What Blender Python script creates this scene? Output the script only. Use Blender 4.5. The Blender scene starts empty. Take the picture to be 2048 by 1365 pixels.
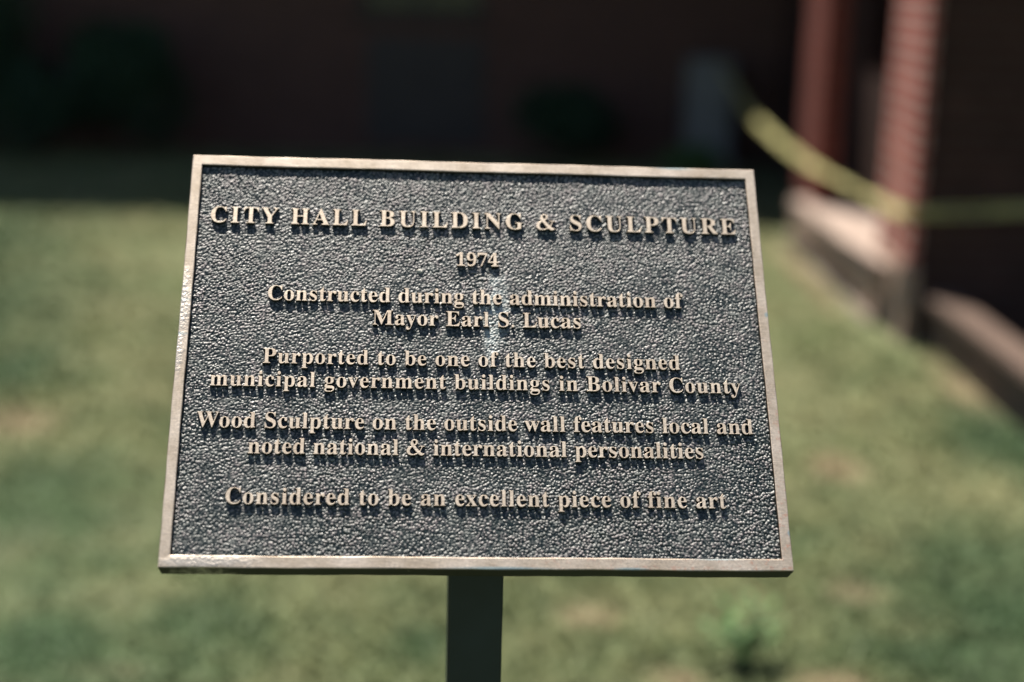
import bpy, bmesh, math, random
import numpy as np
from mathutils import Vector, Matrix, Quaternion

R = math.radians
S = bpy.context.scene
COL = S.collection
rnd = random.Random(7)
rng = np.random.default_rng(11)

# ------------------------------------------------------------------ camera
cd = bpy.data.cameras.new('camera')
cd.sensor_width = 36.0
cd.lens = 52.73
cd.clip_end = 400
cd.dof.use_dof = True
cd.dof.focus_distance = 1.515
cd.dof.aperture_fstop = 1.45
cam = bpy.data.objects.new('camera', cd)
COL.objects.link(cam)
cam.matrix_world = Matrix.Translation((0, 0, 1.55)) @ Matrix.Rotation(R(90 - 13.5), 4, 'X') @ Matrix.Rotation(0.025, 4, 'Z')
S.camera = cam

# ------------------------------------------------------------------ light
SUN = Vector((-0.17, 0.29, 0.942)).normalized()
w = bpy.data.worlds.new('World')
S.world = w
w.use_nodes = True
nt = w.node_tree
bg = nt.nodes['Background']
sky = nt.nodes.new('ShaderNodeTexSky')
sky.sky_type = 'NISHITA'
sky.sun_disc = False
sky.sun_elevation = math.asin(SUN.z)
sky.sun_rotation = math.atan2(SUN.x, SUN.y)
nt.links.new(sky.outputs[0], bg.inputs[0])
bg.inputs[1].default_value = 0.05
sl = bpy.data.lights.new('sun', 'SUN')
sl.energy = 4.6
sl.angle = R(0.5)
sl.color = (1.0, 0.93, 0.83)
so = bpy.data.objects.new('sun', sl)
so.rotation_euler = SUN.to_track_quat('Z', 'Y').to_euler()
so.location = SUN * 30
COL.objects.link(so)
S.view_settings.view_transform = 'Standard'
S.view_settings.look = 'None'
S.view_settings.gamma = 1
S.view_settings.exposure = 1.12
S.cycles.use_denoising = True


# ------------------------------------------------------------------ helpers
def tag(o, label=None, cat=None, group=None, kind=None):
    if label: o['label'] = label
    if cat: o['category'] = cat
    if group: o['group'] = group
    if kind: o['kind'] = kind
    return o


def link(o, parent=None):
    COL.objects.link(o)
    if parent:
        o.parent = parent
    return o


def empty(name, loc=(0, 0, 0), rz=0.0):
    o = bpy.data.objects.new(name, None)
    o.empty_display_size = 0.1
    o.location = loc
    o.rotation_euler = (0, 0, rz)
    COL.objects.link(o)
    return o


def mesh_obj(name, V, F, mat, parent=None, smooth=False):
    me = bpy.data.meshes.new(name)
    me.from_pydata([tuple(v) for v in V], [], [tuple(f) for f in F])
    me.update()
    if smooth:
        me.polygons.foreach_set('use_smooth', np.ones(len(me.polygons), bool))
    for m in (mat if isinstance(mat, (list, tuple)) else [mat]):
        me.materials.append(m)
    return link(bpy.data.objects.new(name, me), parent)


def np_mesh(name, V, F, mat, parent=None, smooth=True):
    """fast mesh from numpy arrays; all faces have the same corner count"""
    me = bpy.data.meshes.new(name)
    n, k = F.shape
    me.vertices.add(len(V))
    me.vertices.foreach_set('co', np.ascontiguousarray(V, np.float32).ravel())
    me.loops.add(n * k)
    me.loops.foreach_set('vertex_index', np.ascontiguousarray(F, np.int32).ravel())
    me.polygons.add(n)
    me.polygons.foreach_set('loop_start', np.arange(0, n * k, k, dtype=np.int32))
    me.polygons.foreach_set('use_smooth', np.full(n, smooth))
    me.update(calc_edges=True)
    me.materials.append(mat)
    return link(bpy.data.objects.new(name, me), parent)


class MB:
    """collects bevelled boxes and prisms into one mesh"""
    def __init__(self):
        self.bm = bmesh.new()

    def box(self, a, b, bev=0.0, seg=2):
        t = bmesh.new()
        bmesh.ops.create_cube(t, size=1)
        for v in t.verts:
            v.co = Vector([(a[i] + b[i]) / 2 + v.co[i] * (b[i] - a[i]) for i in range(3)])
        if bev:
            bmesh.ops.bevel(t, geom=t.edges[:], offset=bev, segments=seg, affect='EDGES')
        self._add(t)
        return self

    def _add(self, t):
        me = bpy.data.meshes.new('tmp')
        t.to_mesh(me)
        t.free()
        self.bm.from_mesh(me)
        bpy.data.meshes.remove(me)

    def tube(self, pts, rad, n=6):
        t = bmesh.new()
        rings = []
        for i, p in enumerate(pts):
            p = Vector(p)
            d = (Vector(pts[min(i + 1, len(pts) - 1)]) - Vector(pts[max(i - 1, 0)])).normalized()
            u = d.orthogonal().normalized()
            v = d.cross(u)
            r = rad[i] if isinstance(rad, (list, tuple)) else rad
            rings.append([t.verts.new(p + (u * math.cos(a) + v * math.sin(a)) * r) for a in [k * 2 * math.pi / n for k in range(n)]])
        for i in range(len(rings) - 1):
            for k in range(n):
                t.faces.new((rings[i][k], rings[i][(k + 1) % n], rings[i + 1][(k + 1) % n], rings[i + 1][k]))
        t.faces.new(rings[0][::-1])
        t.faces.new(rings[-1])
        self._add(t)
        return self

    def build(self, name, mat, parent=None, smooth=False):
        me = bpy.data.meshes.new(name)
        bmesh.ops.recalc_face_normals(self.bm, faces=self.bm.faces[:])
        self.bm.to_mesh(me)
        self.bm.free()
        if smooth:
            me.polygons.foreach_set('use_smooth', np.ones(len(me.polygons), bool))
        me.materials.append(mat)
        return link(bpy.data.objects.new(name, me), parent)


# ------------------------------------------------------------------ materials
class NT:
    def __init__(self, name):
        self.m = bpy.data.materials.new(name)
        self.m.use_nodes = True
        self.t = self.m.node_tree
        self.b = self.t.nodes['Principled BSDF']
        self.co = self.n('ShaderNodeTexCoord').outputs['Object']

    def n(self, typ, **kw):
        nd = self.t.nodes.new(typ)
        for k, v in kw.items():
            setattr(nd, k, v)
        return nd

    def put(self, sock, v):
        if hasattr(v, 'is_output') or hasattr(v, 'links'):
            self.t.links.new(v, sock)
        elif v is not None:
            if isinstance(v, (tuple, list)) and len(v) == 3 and sock.type == 'RGBA':
                v = (*v, 1)
            sock.default_value = v

    def noise(self, scale, detail=4, rough=0.55, vec=None, dist=0.0):
        nd = self.n('ShaderNodeTexNoise')
        self.put(nd.inputs['Vector'], vec or self.co)
        nd.inputs['Scale'].default_value = scale
        nd.inputs['Detail'].default_value = detail
        nd.inputs['Roughness'].default_value = rough
        nd.inputs['Distortion'].default_value = dist
        return nd.outputs['Fac']

    def ramp(self, fac, stops):
        nd = self.n('ShaderNodeValToRGB')
        e = nd.color_ramp.elements
        while len(e) < len(stops):
            e.new(0.5)
        for el, (p, c) in zip(e, stops):
            el.position = p
            if not isinstance(c, (tuple, list)): c = (c, c, c)
            el.color = (*c, 1)
        self.put(nd.inputs['Fac'], fac)
        return nd.outputs['Color']

    def mix(self, fac, a, b, mode='MIX'):
        nd = self.n('ShaderNodeMix', data_type='RGBA', blend_type=mode)
        self.put(nd.inputs[0], fac)
        self.put(nd.inputs[6], a)
        self.put(nd.inputs[7], b)
        return nd.outputs[2]

    def math(self, op, a, b=None, clamp=False):
        nd = self.n('ShaderNodeMath', operation=op, use_clamp=clamp)
        self.put(nd.inputs[0], a)
        if b is not None: self.put(nd.inputs[1], b)
        return nd.outputs[0]

    def xyz(self, vec=None):
        nd = self.n('ShaderNodeSeparateXYZ')
        self.put(nd.inputs[0], vec or self.co)
        return nd.outputs

    def blob(self, x0, y0, rx, ry, vec=None, rag=0.0, ragscale=40.0):
        """soft elliptical mask round a spot of the object itself, with a ragged edge"""
        x, y, z = self.xyz(vec)
        a = self.math('DIVIDE', self.math('SUBTRACT', x, x0), rx)
        b = self.math('DIVIDE', self.math('SUBTRACT', y, y0), ry)
        d = self.math('SQRT', self.math('ADD', self.math('MULTIPLY', a, a), self.math('MULTIPLY', b, b)))
        if rag:
            nz = self.noise(ragscale, 4, 0.6)
            d = self.math('ADD', d, self.math('MULTIPLY', self.math('SUBTRACT', nz, 0.5), rag * 2))
        return self.ramp(d, [(0.35, 1.0), (1.0, 0.0)])

    def bump(self, h, strength=0.3, dist=0.001):
        nd = self.n('ShaderNodeBump')
        nd.inputs['Strength'].default_value = strength
        nd.inputs['Distance'].default_value = dist
        self.put(nd.inputs['Height'], h)
        self.t.links.new(nd.outputs[0], self.b.inputs['Normal'])

    def set(self, **kw):
        for k, v in kw.items():
            self.put(self.b.inputs[{'color': 'Base Color', 'rough': 'Roughness', 'metal': 'Metallic', 'spec': 'Specular IOR Level'}.get(k, k)], v)
        return self.m


def brick_mat(name, c1, c2, mortar, bw=0.205, rh=0.072, ms=0.011):
    t = NT(name)
    geo = t.n('ShaderNodeNewGeometry')
    nx = t.math('GREATER_THAN', t.math('ABSOLUTE', t.xyz(geo.outputs['Normal'])[0]), 0.6)
    nz = t.math('GREATER_THAN', t.math('ABSOLUTE', t.xyz(geo.outputs['Normal'])[2]), 0.6)
    x, y, z = t.xyz()
    u = t.n('ShaderNodeMix'); t.put(u.inputs[0], nx); t.put(u.inputs[2], x); t.put(u.inputs[3], y)
    v = t.n('ShaderNodeMix'); t.put(v.inputs[0], nz); t.put(v.inputs[2], z); t.put(v.inputs[3], y)
    cb = t.n('ShaderNodeCombineXYZ')
    t.put(cb.inputs[0], u.outputs[0]); t.put(cb.inputs[1], v.outputs[0])
    br = t.n('ShaderNodeTexBrick')
    t.put(br.inputs['Vector'], cb.outputs[0])
    t.put(br.inputs['Color1'], c1); t.put(br.inputs['Color2'], c2); t.put(br.inputs['Mortar'], mortar)
    for k, val in (('Scale', 1.0), ('Mortar Size', ms), ('Mortar Smooth', 0.15), ('Bias', -0.1), ('Brick Width', bw), ('Row Height', rh)):
        br.inputs[k].default_value = val
    n1 = t.noise(9, 5)
    col = t.mix(0.55, br.outputs['Color'], t.ramp(n1, [(0.3, 0.55), (0.7, 1.25)]), 'MULTIPLY')
    t.bump(t.math('ADD', t.math('MULTIPLY', br.outputs['Fac'], -1.0), t.math('MULTIPLY', t.noise(160, 3), 0.25)), 0.8, 0.006)
    return t.set(color=col, rough=0.88, spec=0.25)


def rough_mat(name, a, b, scale=12, bumpscale=220, rough=0.85, bdist=0.003, metal=0.0, spec=0.3):
    t = NT(name)
    n = t.noise(scale, 6, 0.6)
    col = t.ramp(n, [(0.3, a), (0.7, b)])
    t.bump(t.noise(bumpscale, 4), 0.5, bdist)
    return t.set(color=col, rough=rough, metal=metal, spec=spec)


M = {}
M['brick_red'] = brick_mat('red brick', (0.33, 0.058, 0.042), (0.22, 0.038, 0.028), (0.48, 0.35, 0.31), ms=0.0105)
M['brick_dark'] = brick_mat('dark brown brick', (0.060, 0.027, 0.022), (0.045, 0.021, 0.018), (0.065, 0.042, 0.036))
M['brick_far'] = brick_mat('brown wall brick', (0.125, 0.062, 0.048), (0.09, 0.047, 0.038), (0.13, 0.086, 0.072))
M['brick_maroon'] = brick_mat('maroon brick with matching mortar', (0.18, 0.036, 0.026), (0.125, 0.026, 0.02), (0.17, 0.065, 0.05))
M['brick_tan'] = brick_mat('tan weathered brick', (0.37, 0.255, 0.195), (0.30, 0.20, 0.15), (0.40, 0.31, 0.26))
M['brick_ledge'] = brick_mat('brown ledge brick', (0.125, 0.084, 0.064), (0.095, 0.062, 0.048), (0.12, 0.088, 0.072), bw=0.3, rh=0.07)
M['cap'] = rough_mat('weathered cast stone', (0.26, 0.195, 0.16), (0.38, 0.30, 0.255), 6)
M['concrete'] = rough_mat('footing concrete', (0.30, 0.25, 0.21), (0.42, 0.36, 0.30), 8)
M['unseen_roof'] = rough_mat('dark unseen roof board', (0.03, 0.026, 0.024), (0.05, 0.044, 0.04), 4)
M['dark_frame'] = rough_mat('bronze anodised frame', (0.02, 0.018, 0.016), (0.03, 0.027, 0.024), 5, rough=0.45, spec=0.4)
M['panel'] = rough_mat('grey spandrel panel', (0.05, 0.042, 0.039), (0.065, 0.055, 0.051), 3, rough=0.6)
M['cabinet'] = rough_mat('grey painted steel', (0.17, 0.18, 0.175), (0.24, 0.25, 0.245), 5, rough=0.5, spec=0.4, bdist=0.0005)
M['bark'] = rough_mat('twig bark', (0.06, 0.042, 0.03), (0.1, 0.075, 0.05), 40)

t = NT('tinted glass')
M['glass'] = t.set(color=(0.012, 0.016, 0.017), rough=0.06, spec=0.6)


def leaf_mat(name, a, b):
    t = NT(name)
    at = t.n('ShaderNodeAttribute', attribute_name='tint')
    col = t.mix(at.outputs['Fac'], a, b)
    t.b.inputs['Transmission Weight'].default_value = 0.0
    return t.set(color=col, rough=0.6, spec=0.3)


M['leaf_dark'] = leaf_mat('dark evergreen leaf', (0.018, 0.045, 0.028), (0.045, 0.085, 0.04))
M['leaf_weed'] = leaf_mat('weed leaf', (0.05, 0.12, 0.04), (0.13, 0.22, 0.075))
M['leaf_red'] = leaf_mat('reddish weed leaf', (0.15, 0.075, 0.04), (0.2, 0.11, 0.06))

# letter outlines in 1/1000 em: advance, then contours of (left handle, point, right handle)
GLYPH = {
    ' ': [278,[]],
    '&': [833,[[641,-12,621,-8,602,-2,584,6,566,16,550,28,535,41,520,55,506,68,488,62,471,51,454,42,436,33,418,25,399,18,380,12,360,7,341,4,321,1,301,0,281,-2,261,-3,241,-3,221,-2,201,1,181,3,162,7,142,12,123,19,105,27,89,38,74,51,60,66,49,83,39,100,31,119,25,138,21,157,18,177,20,197,23,217,28,236,34,255,42,273,52,291,63,308,76,323,90,337,106,349,123,359,141,369,159,377,177,385,196,391,215,398,217,412,205,428,195,446,187,464,183,483,182,503,183,523,186,543,191,562,197,581,206,599,217,616,230,631,244,646,260,658,278,667,295,676,314,684,333,688,353,691,373,692,393,692,413,690,432,684,450,674,465,662,478,646,488,629,494,610,498,590,499,570,498,551,491,532,481,514,470,498,457,483,442,469,428,455,412,442,397,430,384,416,395,400,407,383,418,367,431,351,443,335,455,320,468,304,481,289,494,274,507,259,521,244,534,230,548,215,562,201,578,200,589,216,600,233,609,251,618,269,627,286,635,305,644,323,652,341,660,359,658,375,638,375,618,375,598,376,578,376,558,377,546,391,556,406,576,407,596,408,616,409,636,409,656,409,676,409,696,409,716,409,736,408,756,408,776,407,795,406,804,389,790,377,770,376,750,376,730,375,710,375,700,359,693,340,685,322,677,303,668,285,660,267,651,249,642,231,633,214,622,196,611,180,602,163,617,150,632,137,647,124,662,111,680,101,696,90,712,77,731,72,750,74,769,81,786,74,779,56,766,41,750,28,734,18,717,7,699,-2,680,-9,661,-13],[296,45,276,48,256,52,237,58,218,65,202,77,187,91,176,107,167,125,161,145,161,165,162,185,162,205,165,225,173,243,183,261,192,279,203,296,216,311,229,326,244,339,261,350,279,351,289,334,300,317,311,300,323,284,334,267,346,251,358,235,371,219,383,203,396,187,408,172,422,157,435,142,449,127,462,112,466,98,449,88,431,79,413,70,394,63,375,56,356,51,336,47,316,45],[353,464,341,481,330,499,320,517,312,536,301,554,285,567,285,587,291,607,300,626,317,638,336,644,357,647,377,640,393,627,404,610,410,590,408,570,406,549,402,529,394,509,382,492,369,476]]],
    '.': [219,[[142,111,109,111,76,111,49,84,49,51,49,18,76,-9,109,-9,142,-9,169,18,169,51,169,84]]],
    '1': [559,[[235,0,97,0,97,18,97,35,97,53,124,53,152,53,179,53,196,53,209,58,217,67,225,76,229,93,229,118,229,285,229,452,229,619,204,588,181,563,161,544,140,525,120,515,100,515,84,515,70,522,59,535,48,548,42,566,42,589,62,594,84,602,110,613,135,624,163,641,196,666,219,683,243,701,266,718,303,718,341,718,378,718,378,518,378,318,378,118,378,97,381,81,388,70,395,59,408,53,429,53,456,53,483,53,510,53,510,35,510,18,510,0,372,0]]],
    '4': [559,[[297,0,180,0,180,18,180,35,180,53,189,53,199,53,208,53,231,53,250,57,266,66,282,74,290,94,290,125,290,145,290,166,290,186,198,186,105,186,13,186,13,206,13,227,13,247,108,403,202,558,297,714,343,714,390,714,436,714,436,560,436,406,436,252,471,252,505,252,540,252,540,230,540,208,540,186,505,186,471,186,436,186,436,166,436,145,436,125,436,94,444,74,460,66,476,57,495,53,518,53,522,53,527,53,531,53,531,35,531,18,531,0,414,0],[128,326,83,252,152,252,221,252,290,252,290,310,290,369,290,427,290,456,290,488,292,522,293,556,294,588,297,619,294,611,289,600,282,587,275,574,267,560,259,545,250,530,242,516,235,503,228,490,222,481,218,475,173,401]]],
    '7': [559,[[193,0,165,0,254,202,342,403,431,605,343,605,256,605,168,605,133,605,114,588,110,554,108,537,106,521,104,504,84,504,64,504,44,504,46,574,47,644,49,714,208,714,367,714,526,714,526,698,526,681,526,665,434,443,342,222,250,0,222,0]]],
    '9': [559,[[278,-10,227,-10,187,-10,155,-5,131,7,107,18,90,32,79,49,68,66,63,84,63,103,63,118,67,130,75,140,83,150,95,157,112,160,121,130,135,105,154,84,173,63,199,53,232,53,319,53,366,150,373,343,358,324,339,308,316,295,293,282,264,275,231,275,174,275,127,293,90,328,53,363,35,415,35,482,35,530,44,572,62,609,81,645,107,673,142,694,176,714,217,724,264,724,313,724,356,712,393,689,430,666,460,629,482,580,503,531,514,467,514,388,514,333,509,282,498,234,487,185,471,143,448,107,425,70,395,42,359,21,322,0],[211,347,274,347,297,347,317,353,334,366,351,378,364,394,373,414,372,499,363,561,344,600,325,638,301,657,270,657,241,657,219,643,204,615,188,586,180,544,180,488,180,394]]],
    'A': [650,[[55,0,-13,0,-13,9,-13,18,-13,27,6,27,22,33,35,45,48,57,60,79,73,111,151,305,229,500,307,694,316,694,325,693,334,693,413,505,493,317,572,129,587,93,601,67,612,51,623,35,639,27,660,27,660,18,660,9,660,0,554,0,447,0,341,0,341,9,341,18,341,27,395,27,422,41,422,68,422,77,417,95,406,121,396,146,386,172,376,197,302,197,228,197,154,197,142,166,129,136,117,105,115,100,114,95,113,88,112,81,111,75,111,72,111,42,135,27,184,27,186,27,188,27,190,27,190,18,190,9,190,0,122,0],[200,318,169,239,233,239,296,239,360,239,328,318,295,396,263,475,232,396]]],
    'B': [659,[[134,0,24,0,24,9,24,17,24,26,58,27,81,35,93,48,105,61,111,86,111,122,111,264,111,407,111,549,111,578,108,599,103,614,98,629,89,639,76,645,63,650,46,653,23,653,23,661,23,670,23,678,125,678,226,678,328,678,503,678,590,626,590,522,590,440,536,389,427,368,558,343,623,286,623,196,623,134,600,86,553,52,506,17,439,0,354,0,244,0],[271,444,271,375,274,375,277,375,280,375,333,375,371,385,392,406,413,426,424,462,424,514,424,559,416,593,401,614,386,635,359,646,322,646,299,646,285,642,280,633,274,624,271,607,271,582,271,513],[307,36,330,36,373,36,404,48,422,73,439,98,448,137,448,191,448,246,436,286,413,309,389,332,349,344,294,344,286,344,279,344,271,344,271,262,271,179,271,97,271,74,275,59,284,50,292,41]]],
    'C': [697,[[503,-16,382,-16,315,-16,256,-1,205,30,153,60,112,102,83,156,54,209,39,271,39,340,39,409,54,470,84,523,113,576,154,617,207,648,259,678,319,693,386,693,431,693,485,680,547,655,557,650,567,648,577,648,602,648,617,663,624,693,633,693,641,693,650,693,650,615,650,537,650,459,642,459,633,459,625,459,602,521,571,570,531,606,490,642,445,660,395,660,274,660,214,552,214,337,214,136,281,35,414,35,454,35,494,45,533,67,572,88,607,118,638,158,647,149,657,141,666,132,597,33]]],
    'D': [738,[[133,0,30,0,30,9,30,17,30,26,61,27,83,33,94,44,105,55,110,77,110,111,110,260,110,408,110,557,110,596,104,622,91,635,78,647,55,653,22,653,22,661,22,670,22,678,125,678,227,678,330,678,450,678,541,649,604,590,666,531,697,448,697,339,697,113,578,0,340,0,237,0],[306,36,331,36,396,36,445,61,476,112,507,162,522,238,522,341,522,544,459,645,332,645,307,645,290,640,282,631,275,621,271,602,271,573,271,418,271,262,271,107,271,79,275,60,282,51,290,41]]],
    'E': [658,[[214,0,21,0,21,8,21,17,21,25,56,25,80,31,93,44,106,57,112,81,112,116,112,260,112,405,112,549,112,592,106,621,93,634,80,647,57,653,24,653,24,661,24,670,24,678,214,678,404,678,594,678,594,611,594,543,594,476,586,476,579,476,571,476,563,538,542,581,507,605,471,629,418,641,345,641,324,641,308,640,298,638,287,635,280,629,277,621,274,612,272,597,272,578,272,507,272,437,272,366,277,366,283,366,288,366,333,366,365,378,386,401,407,424,421,461,429,514,437,514,445,514,453,514,453,401,453,289,453,176,445,176,436,176,428,176,425,216,417,247,407,270,396,293,380,309,359,318,338,327,310,331,276,331,275,331,273,331,272,331,272,254,272,177,272,100,272,75,277,59,286,52,295,45,314,41,343,41,392,41,433,47,467,58,500,69,529,86,552,112,575,137,595,170,612,213,621,213,631,213,640,213,626,142,613,71,599,0,406,0]]],
    'G': [756,[[488,-15,399,-15,327,-15,264,0,211,29,157,58,115,100,86,153,56,206,41,269,41,341,41,410,56,471,86,524,115,577,156,618,208,648,259,678,318,693,383,693,435,693,491,681,550,656,560,651,569,649,577,649,588,649,597,653,604,660,611,667,617,678,624,693,633,693,642,693,651,693,651,615,651,536,651,458,642,458,634,458,625,458,611,499,592,534,569,564,546,594,519,618,490,635,461,652,430,660,398,660,277,660,217,553,217,339,217,234,234,155,268,101,302,46,349,19,410,19,448,19,474,26,489,41,503,55,510,77,510,106,510,134,510,162,510,190,510,221,503,242,490,254,477,265,450,270,410,271,410,279,410,287,410,295,522,295,633,295,745,295,745,287,745,279,745,271,712,270,691,265,680,254,669,243,664,222,664,191,664,142,664,92,664,43,577,4]]],
    'H': [779,[[135,0,23,0,23,9,23,17,23,26,58,27,81,34,93,47,105,60,111,84,111,120,111,268,111,416,111,564,111,596,105,618,93,631,80,644,57,651,24,653,24,661,24,670,24,678,136,678,248,678,360,678,360,670,360,661,360,653,335,651,317,648,304,643,291,638,283,630,278,618,273,606,271,588,271,564,271,500,271,437,271,373,350,373,430,373,509,373,509,437,509,500,509,564,509,588,507,606,502,618,498,630,490,638,477,643,464,648,445,651,420,653,420,661,420,670,420,678,532,678,643,678,755,678,755,670,755,661,755,653,720,650,697,643,686,632,675,620,669,597,669,564,669,416,669,268,669,120,669,87,675,63,687,49,698,35,721,27,755,26,755,17,755,9,755,0,643,0,532,0,420,0,420,9,420,17,420,26,454,27,477,34,490,46,503,57,509,82,509,120,509,190,509,259,509,329,430,329,350,329,271,329,271,259,271,190,271,120,271,84,277,60,289,47,301,34,325,27,360,26,360,17,360,9,360,0,248,0]]],
    'I': [388,[[135,0,20,0,20,9,20,17,20,26,53,29,77,37,91,48,105,59,112,81,112,112,112,267,112,421,112,576,112,607,106,627,94,637,82,646,57,652,20,653,20,661,20,670,20,678,135,678,249,678,364,678,364,670,364,661,364,653,329,652,305,646,292,637,278,627,272,607,272,576,272,422,272,269,272,115,272,94,274,78,279,66,284,54,293,45,307,39,320,33,340,29,366,26,366,17,366,9,366,0,251,0]]],
    'L': [635,[[215,0,23,0,23,9,23,17,23,26,58,27,81,34,93,47,105,60,111,84,111,120,111,268,111,416,111,564,111,597,105,620,93,633,80,645,57,652,24,653,24,661,24,670,24,678,140,678,256,678,372,678,372,670,372,661,372,653,345,653,325,651,310,646,295,641,285,633,280,620,274,607,271,589,271,564,271,417,271,270,271,123,271,100,273,82,276,70,279,58,287,50,298,47,309,43,325,41,348,41,396,41,436,47,469,59,501,71,528,91,551,119,573,146,592,183,609,230,618,230,627,230,636,230,623,153,611,77,598,0,406,0]]],
    'M': [944,[[98,0,21,0,21,9,21,17,21,26,54,27,78,34,92,47,105,60,112,83,112,118,112,268,112,419,112,569,112,591,110,608,105,619,100,630,92,639,79,644,65,649,47,652,22,653,22,661,22,670,22,678,106,678,191,678,275,678,341,523,406,367,472,212,538,367,603,523,669,678,752,678,836,678,919,678,919,670,919,661,919,653,887,650,865,643,853,630,840,617,834,595,834,563,834,418,834,272,834,127,834,99,836,78,841,64,846,49,854,39,866,35,878,30,895,27,918,26,918,17,918,9,918,0,808,0,699,0,589,0,589,9,589,17,589,26,613,28,631,32,644,37,657,42,665,52,670,66,675,79,677,99,677,124,677,281,677,437,677,594,594,396,512,198,429,0,420,0,411,0,402,0,320,193,239,386,157,579,157,426,157,272,157,119,157,81,164,56,178,44,192,32,217,26,252,26,252,17,252,9,252,0,175,0]]],
    'N': [735,[[609,-16,600,-16,453,163,306,342,159,521,159,386,159,252,159,117,159,82,165,58,177,46,188,34,212,27,248,26,248,17,248,9,248,0,174,0,101,0,27,0,27,9,27,17,27,26,50,27,68,30,81,35,93,40,101,49,106,62,111,75,113,93,113,117,113,271,113,424,113,578,79,620,59,642,54,645,47,648,38,651,27,653,27,661,27,670,27,678,96,678,164,678,233,678,349,536,466,393,582,251,582,355,582,458,582,562,582,586,580,604,575,617,570,629,562,638,549,643,536,648,518,651,493,653,493,661,493,670,493,678,567,678,640,678,714,678,714,670,714,661,714,653,679,652,656,645,645,633,634,620,628,596,628,561,628,369,628,176,628,-16,619,-16]]],
    'P': [622,[[135,0,23,0,23,9,23,17,23,26,58,27,81,34,93,47,105,60,111,84,111,120,111,268,111,416,111,564,111,596,105,618,93,631,80,644,57,651,24,653,24,661,24,670,24,678,122,678,220,678,318,678,403,678,464,670,500,655,534,640,561,619,580,592,599,565,609,532,609,494,609,437,588,392,546,358,504,323,442,306,360,306,330,306,301,306,271,306,271,244,271,182,271,120,271,84,277,60,289,47,301,34,325,27,360,26,360,17,360,9,360,0,248,0],[271,426,271,342,281,342,290,342,300,342,349,342,384,353,405,376,425,399,435,437,435,490,435,542,427,580,410,605,393,630,363,642,322,642,302,642,289,638,282,631,275,624,271,611,271,593,271,509]]],
    'R': [704,[[135,0,23,0,23,9,23,17,23,26,58,27,81,34,93,47,105,60,111,84,111,120,111,268,111,416,111,564,111,596,105,618,93,631,80,644,57,651,24,653,24,661,24,670,24,678,124,678,223,678,323,678,423,678,498,663,547,634,596,605,621,559,621,498,621,415,570,360,469,333,527,247,585,161,643,75,654,58,665,46,674,38,683,30,695,26,712,26,713,26,714,26,715,26,715,17,715,9,715,0,645,0,574,0,504,0,436,105,368,211,300,316,290,316,281,316,271,316,271,251,271,185,271,120,271,84,277,60,289,47,301,34,325,27,360,26,360,17,360,9,360,0,248,0],[271,423,271,348,282,348,292,348,303,348,355,348,393,360,417,385,440,409,452,447,452,500,452,595,413,642,334,642,307,642,290,638,282,629,275,620,271,602,271,574,271,499]]],
    'S': [581,[[73,-16,64,-16,64,68,64,151,64,235,74,235,83,235,93,235,109,162,133,109,166,74,199,39,241,22,293,22,331,22,361,33,383,54,404,75,415,101,415,133,415,177,388,212,335,238,304,253,273,269,242,284,184,313,141,343,115,376,88,409,74,448,74,494,74,535,83,570,100,600,117,629,141,652,172,669,202,686,236,694,275,694,295,694,317,692,342,687,366,682,392,676,420,667,425,666,430,664,434,664,438,663,442,662,446,662,463,662,474,673,477,694,486,694,496,694,505,694,505,621,505,548,505,475,497,475,488,475,480,475,471,512,456,545,437,573,418,601,395,623,370,639,344,654,317,662,289,662,255,662,228,653,208,635,188,617,178,594,178,566,178,540,187,518,204,501,221,484,247,467,281,451,313,436,345,421,377,406,418,387,449,368,473,347,495,326,512,304,521,280,530,256,535,229,535,198,535,155,525,118,505,86,484,54,455,29,418,12,381,-6,337,-15,286,-15,269,-15,253,-14,236,-12,219,-9,203,-5,187,1,170,7,157,11,147,14,136,17,129,18,126,18,115,18,108,15,103,11,98,5,94,-3,91,-16,82,-16]]],
    'T': [630,[[254,0,137,0,137,9,137,17,137,26,173,26,198,33,212,46,225,59,232,84,232,120,232,295,232,470,232,645,229,645,225,645,222,645,169,645,128,630,97,601,66,571,48,528,43,473,34,473,25,473,16,473,16,541,16,610,16,678,214,678,413,678,611,678,611,609,611,541,611,472,603,472,594,472,586,472,575,587,513,645,400,645,397,645,395,645,392,645,392,470,392,295,392,120,392,83,398,58,412,45,425,32,450,26,488,26,488,17,488,9,488,0,371,0]]],
    'U': [733,[[458,-19,369,-19,277,-19,211,1,170,43,129,83,109,146,109,231,109,342,109,453,109,564,109,596,103,618,91,631,78,644,55,651,22,653,22,661,22,670,22,678,134,678,246,678,358,678,358,670,358,661,358,653,333,651,315,648,302,643,289,638,280,630,275,618,271,606,269,588,269,564,269,445,269,327,269,208,269,149,280,105,303,77,325,47,360,33,409,33,526,33,584,101,584,237,584,346,584,454,584,563,584,596,578,618,565,631,552,643,527,650,489,653,489,661,489,670,489,678,561,678,634,678,706,678,706,670,706,661,706,653,675,649,655,641,645,628,634,615,629,593,629,563,629,465,629,368,629,270,629,167,608,93,566,48,523,3]]],
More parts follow.
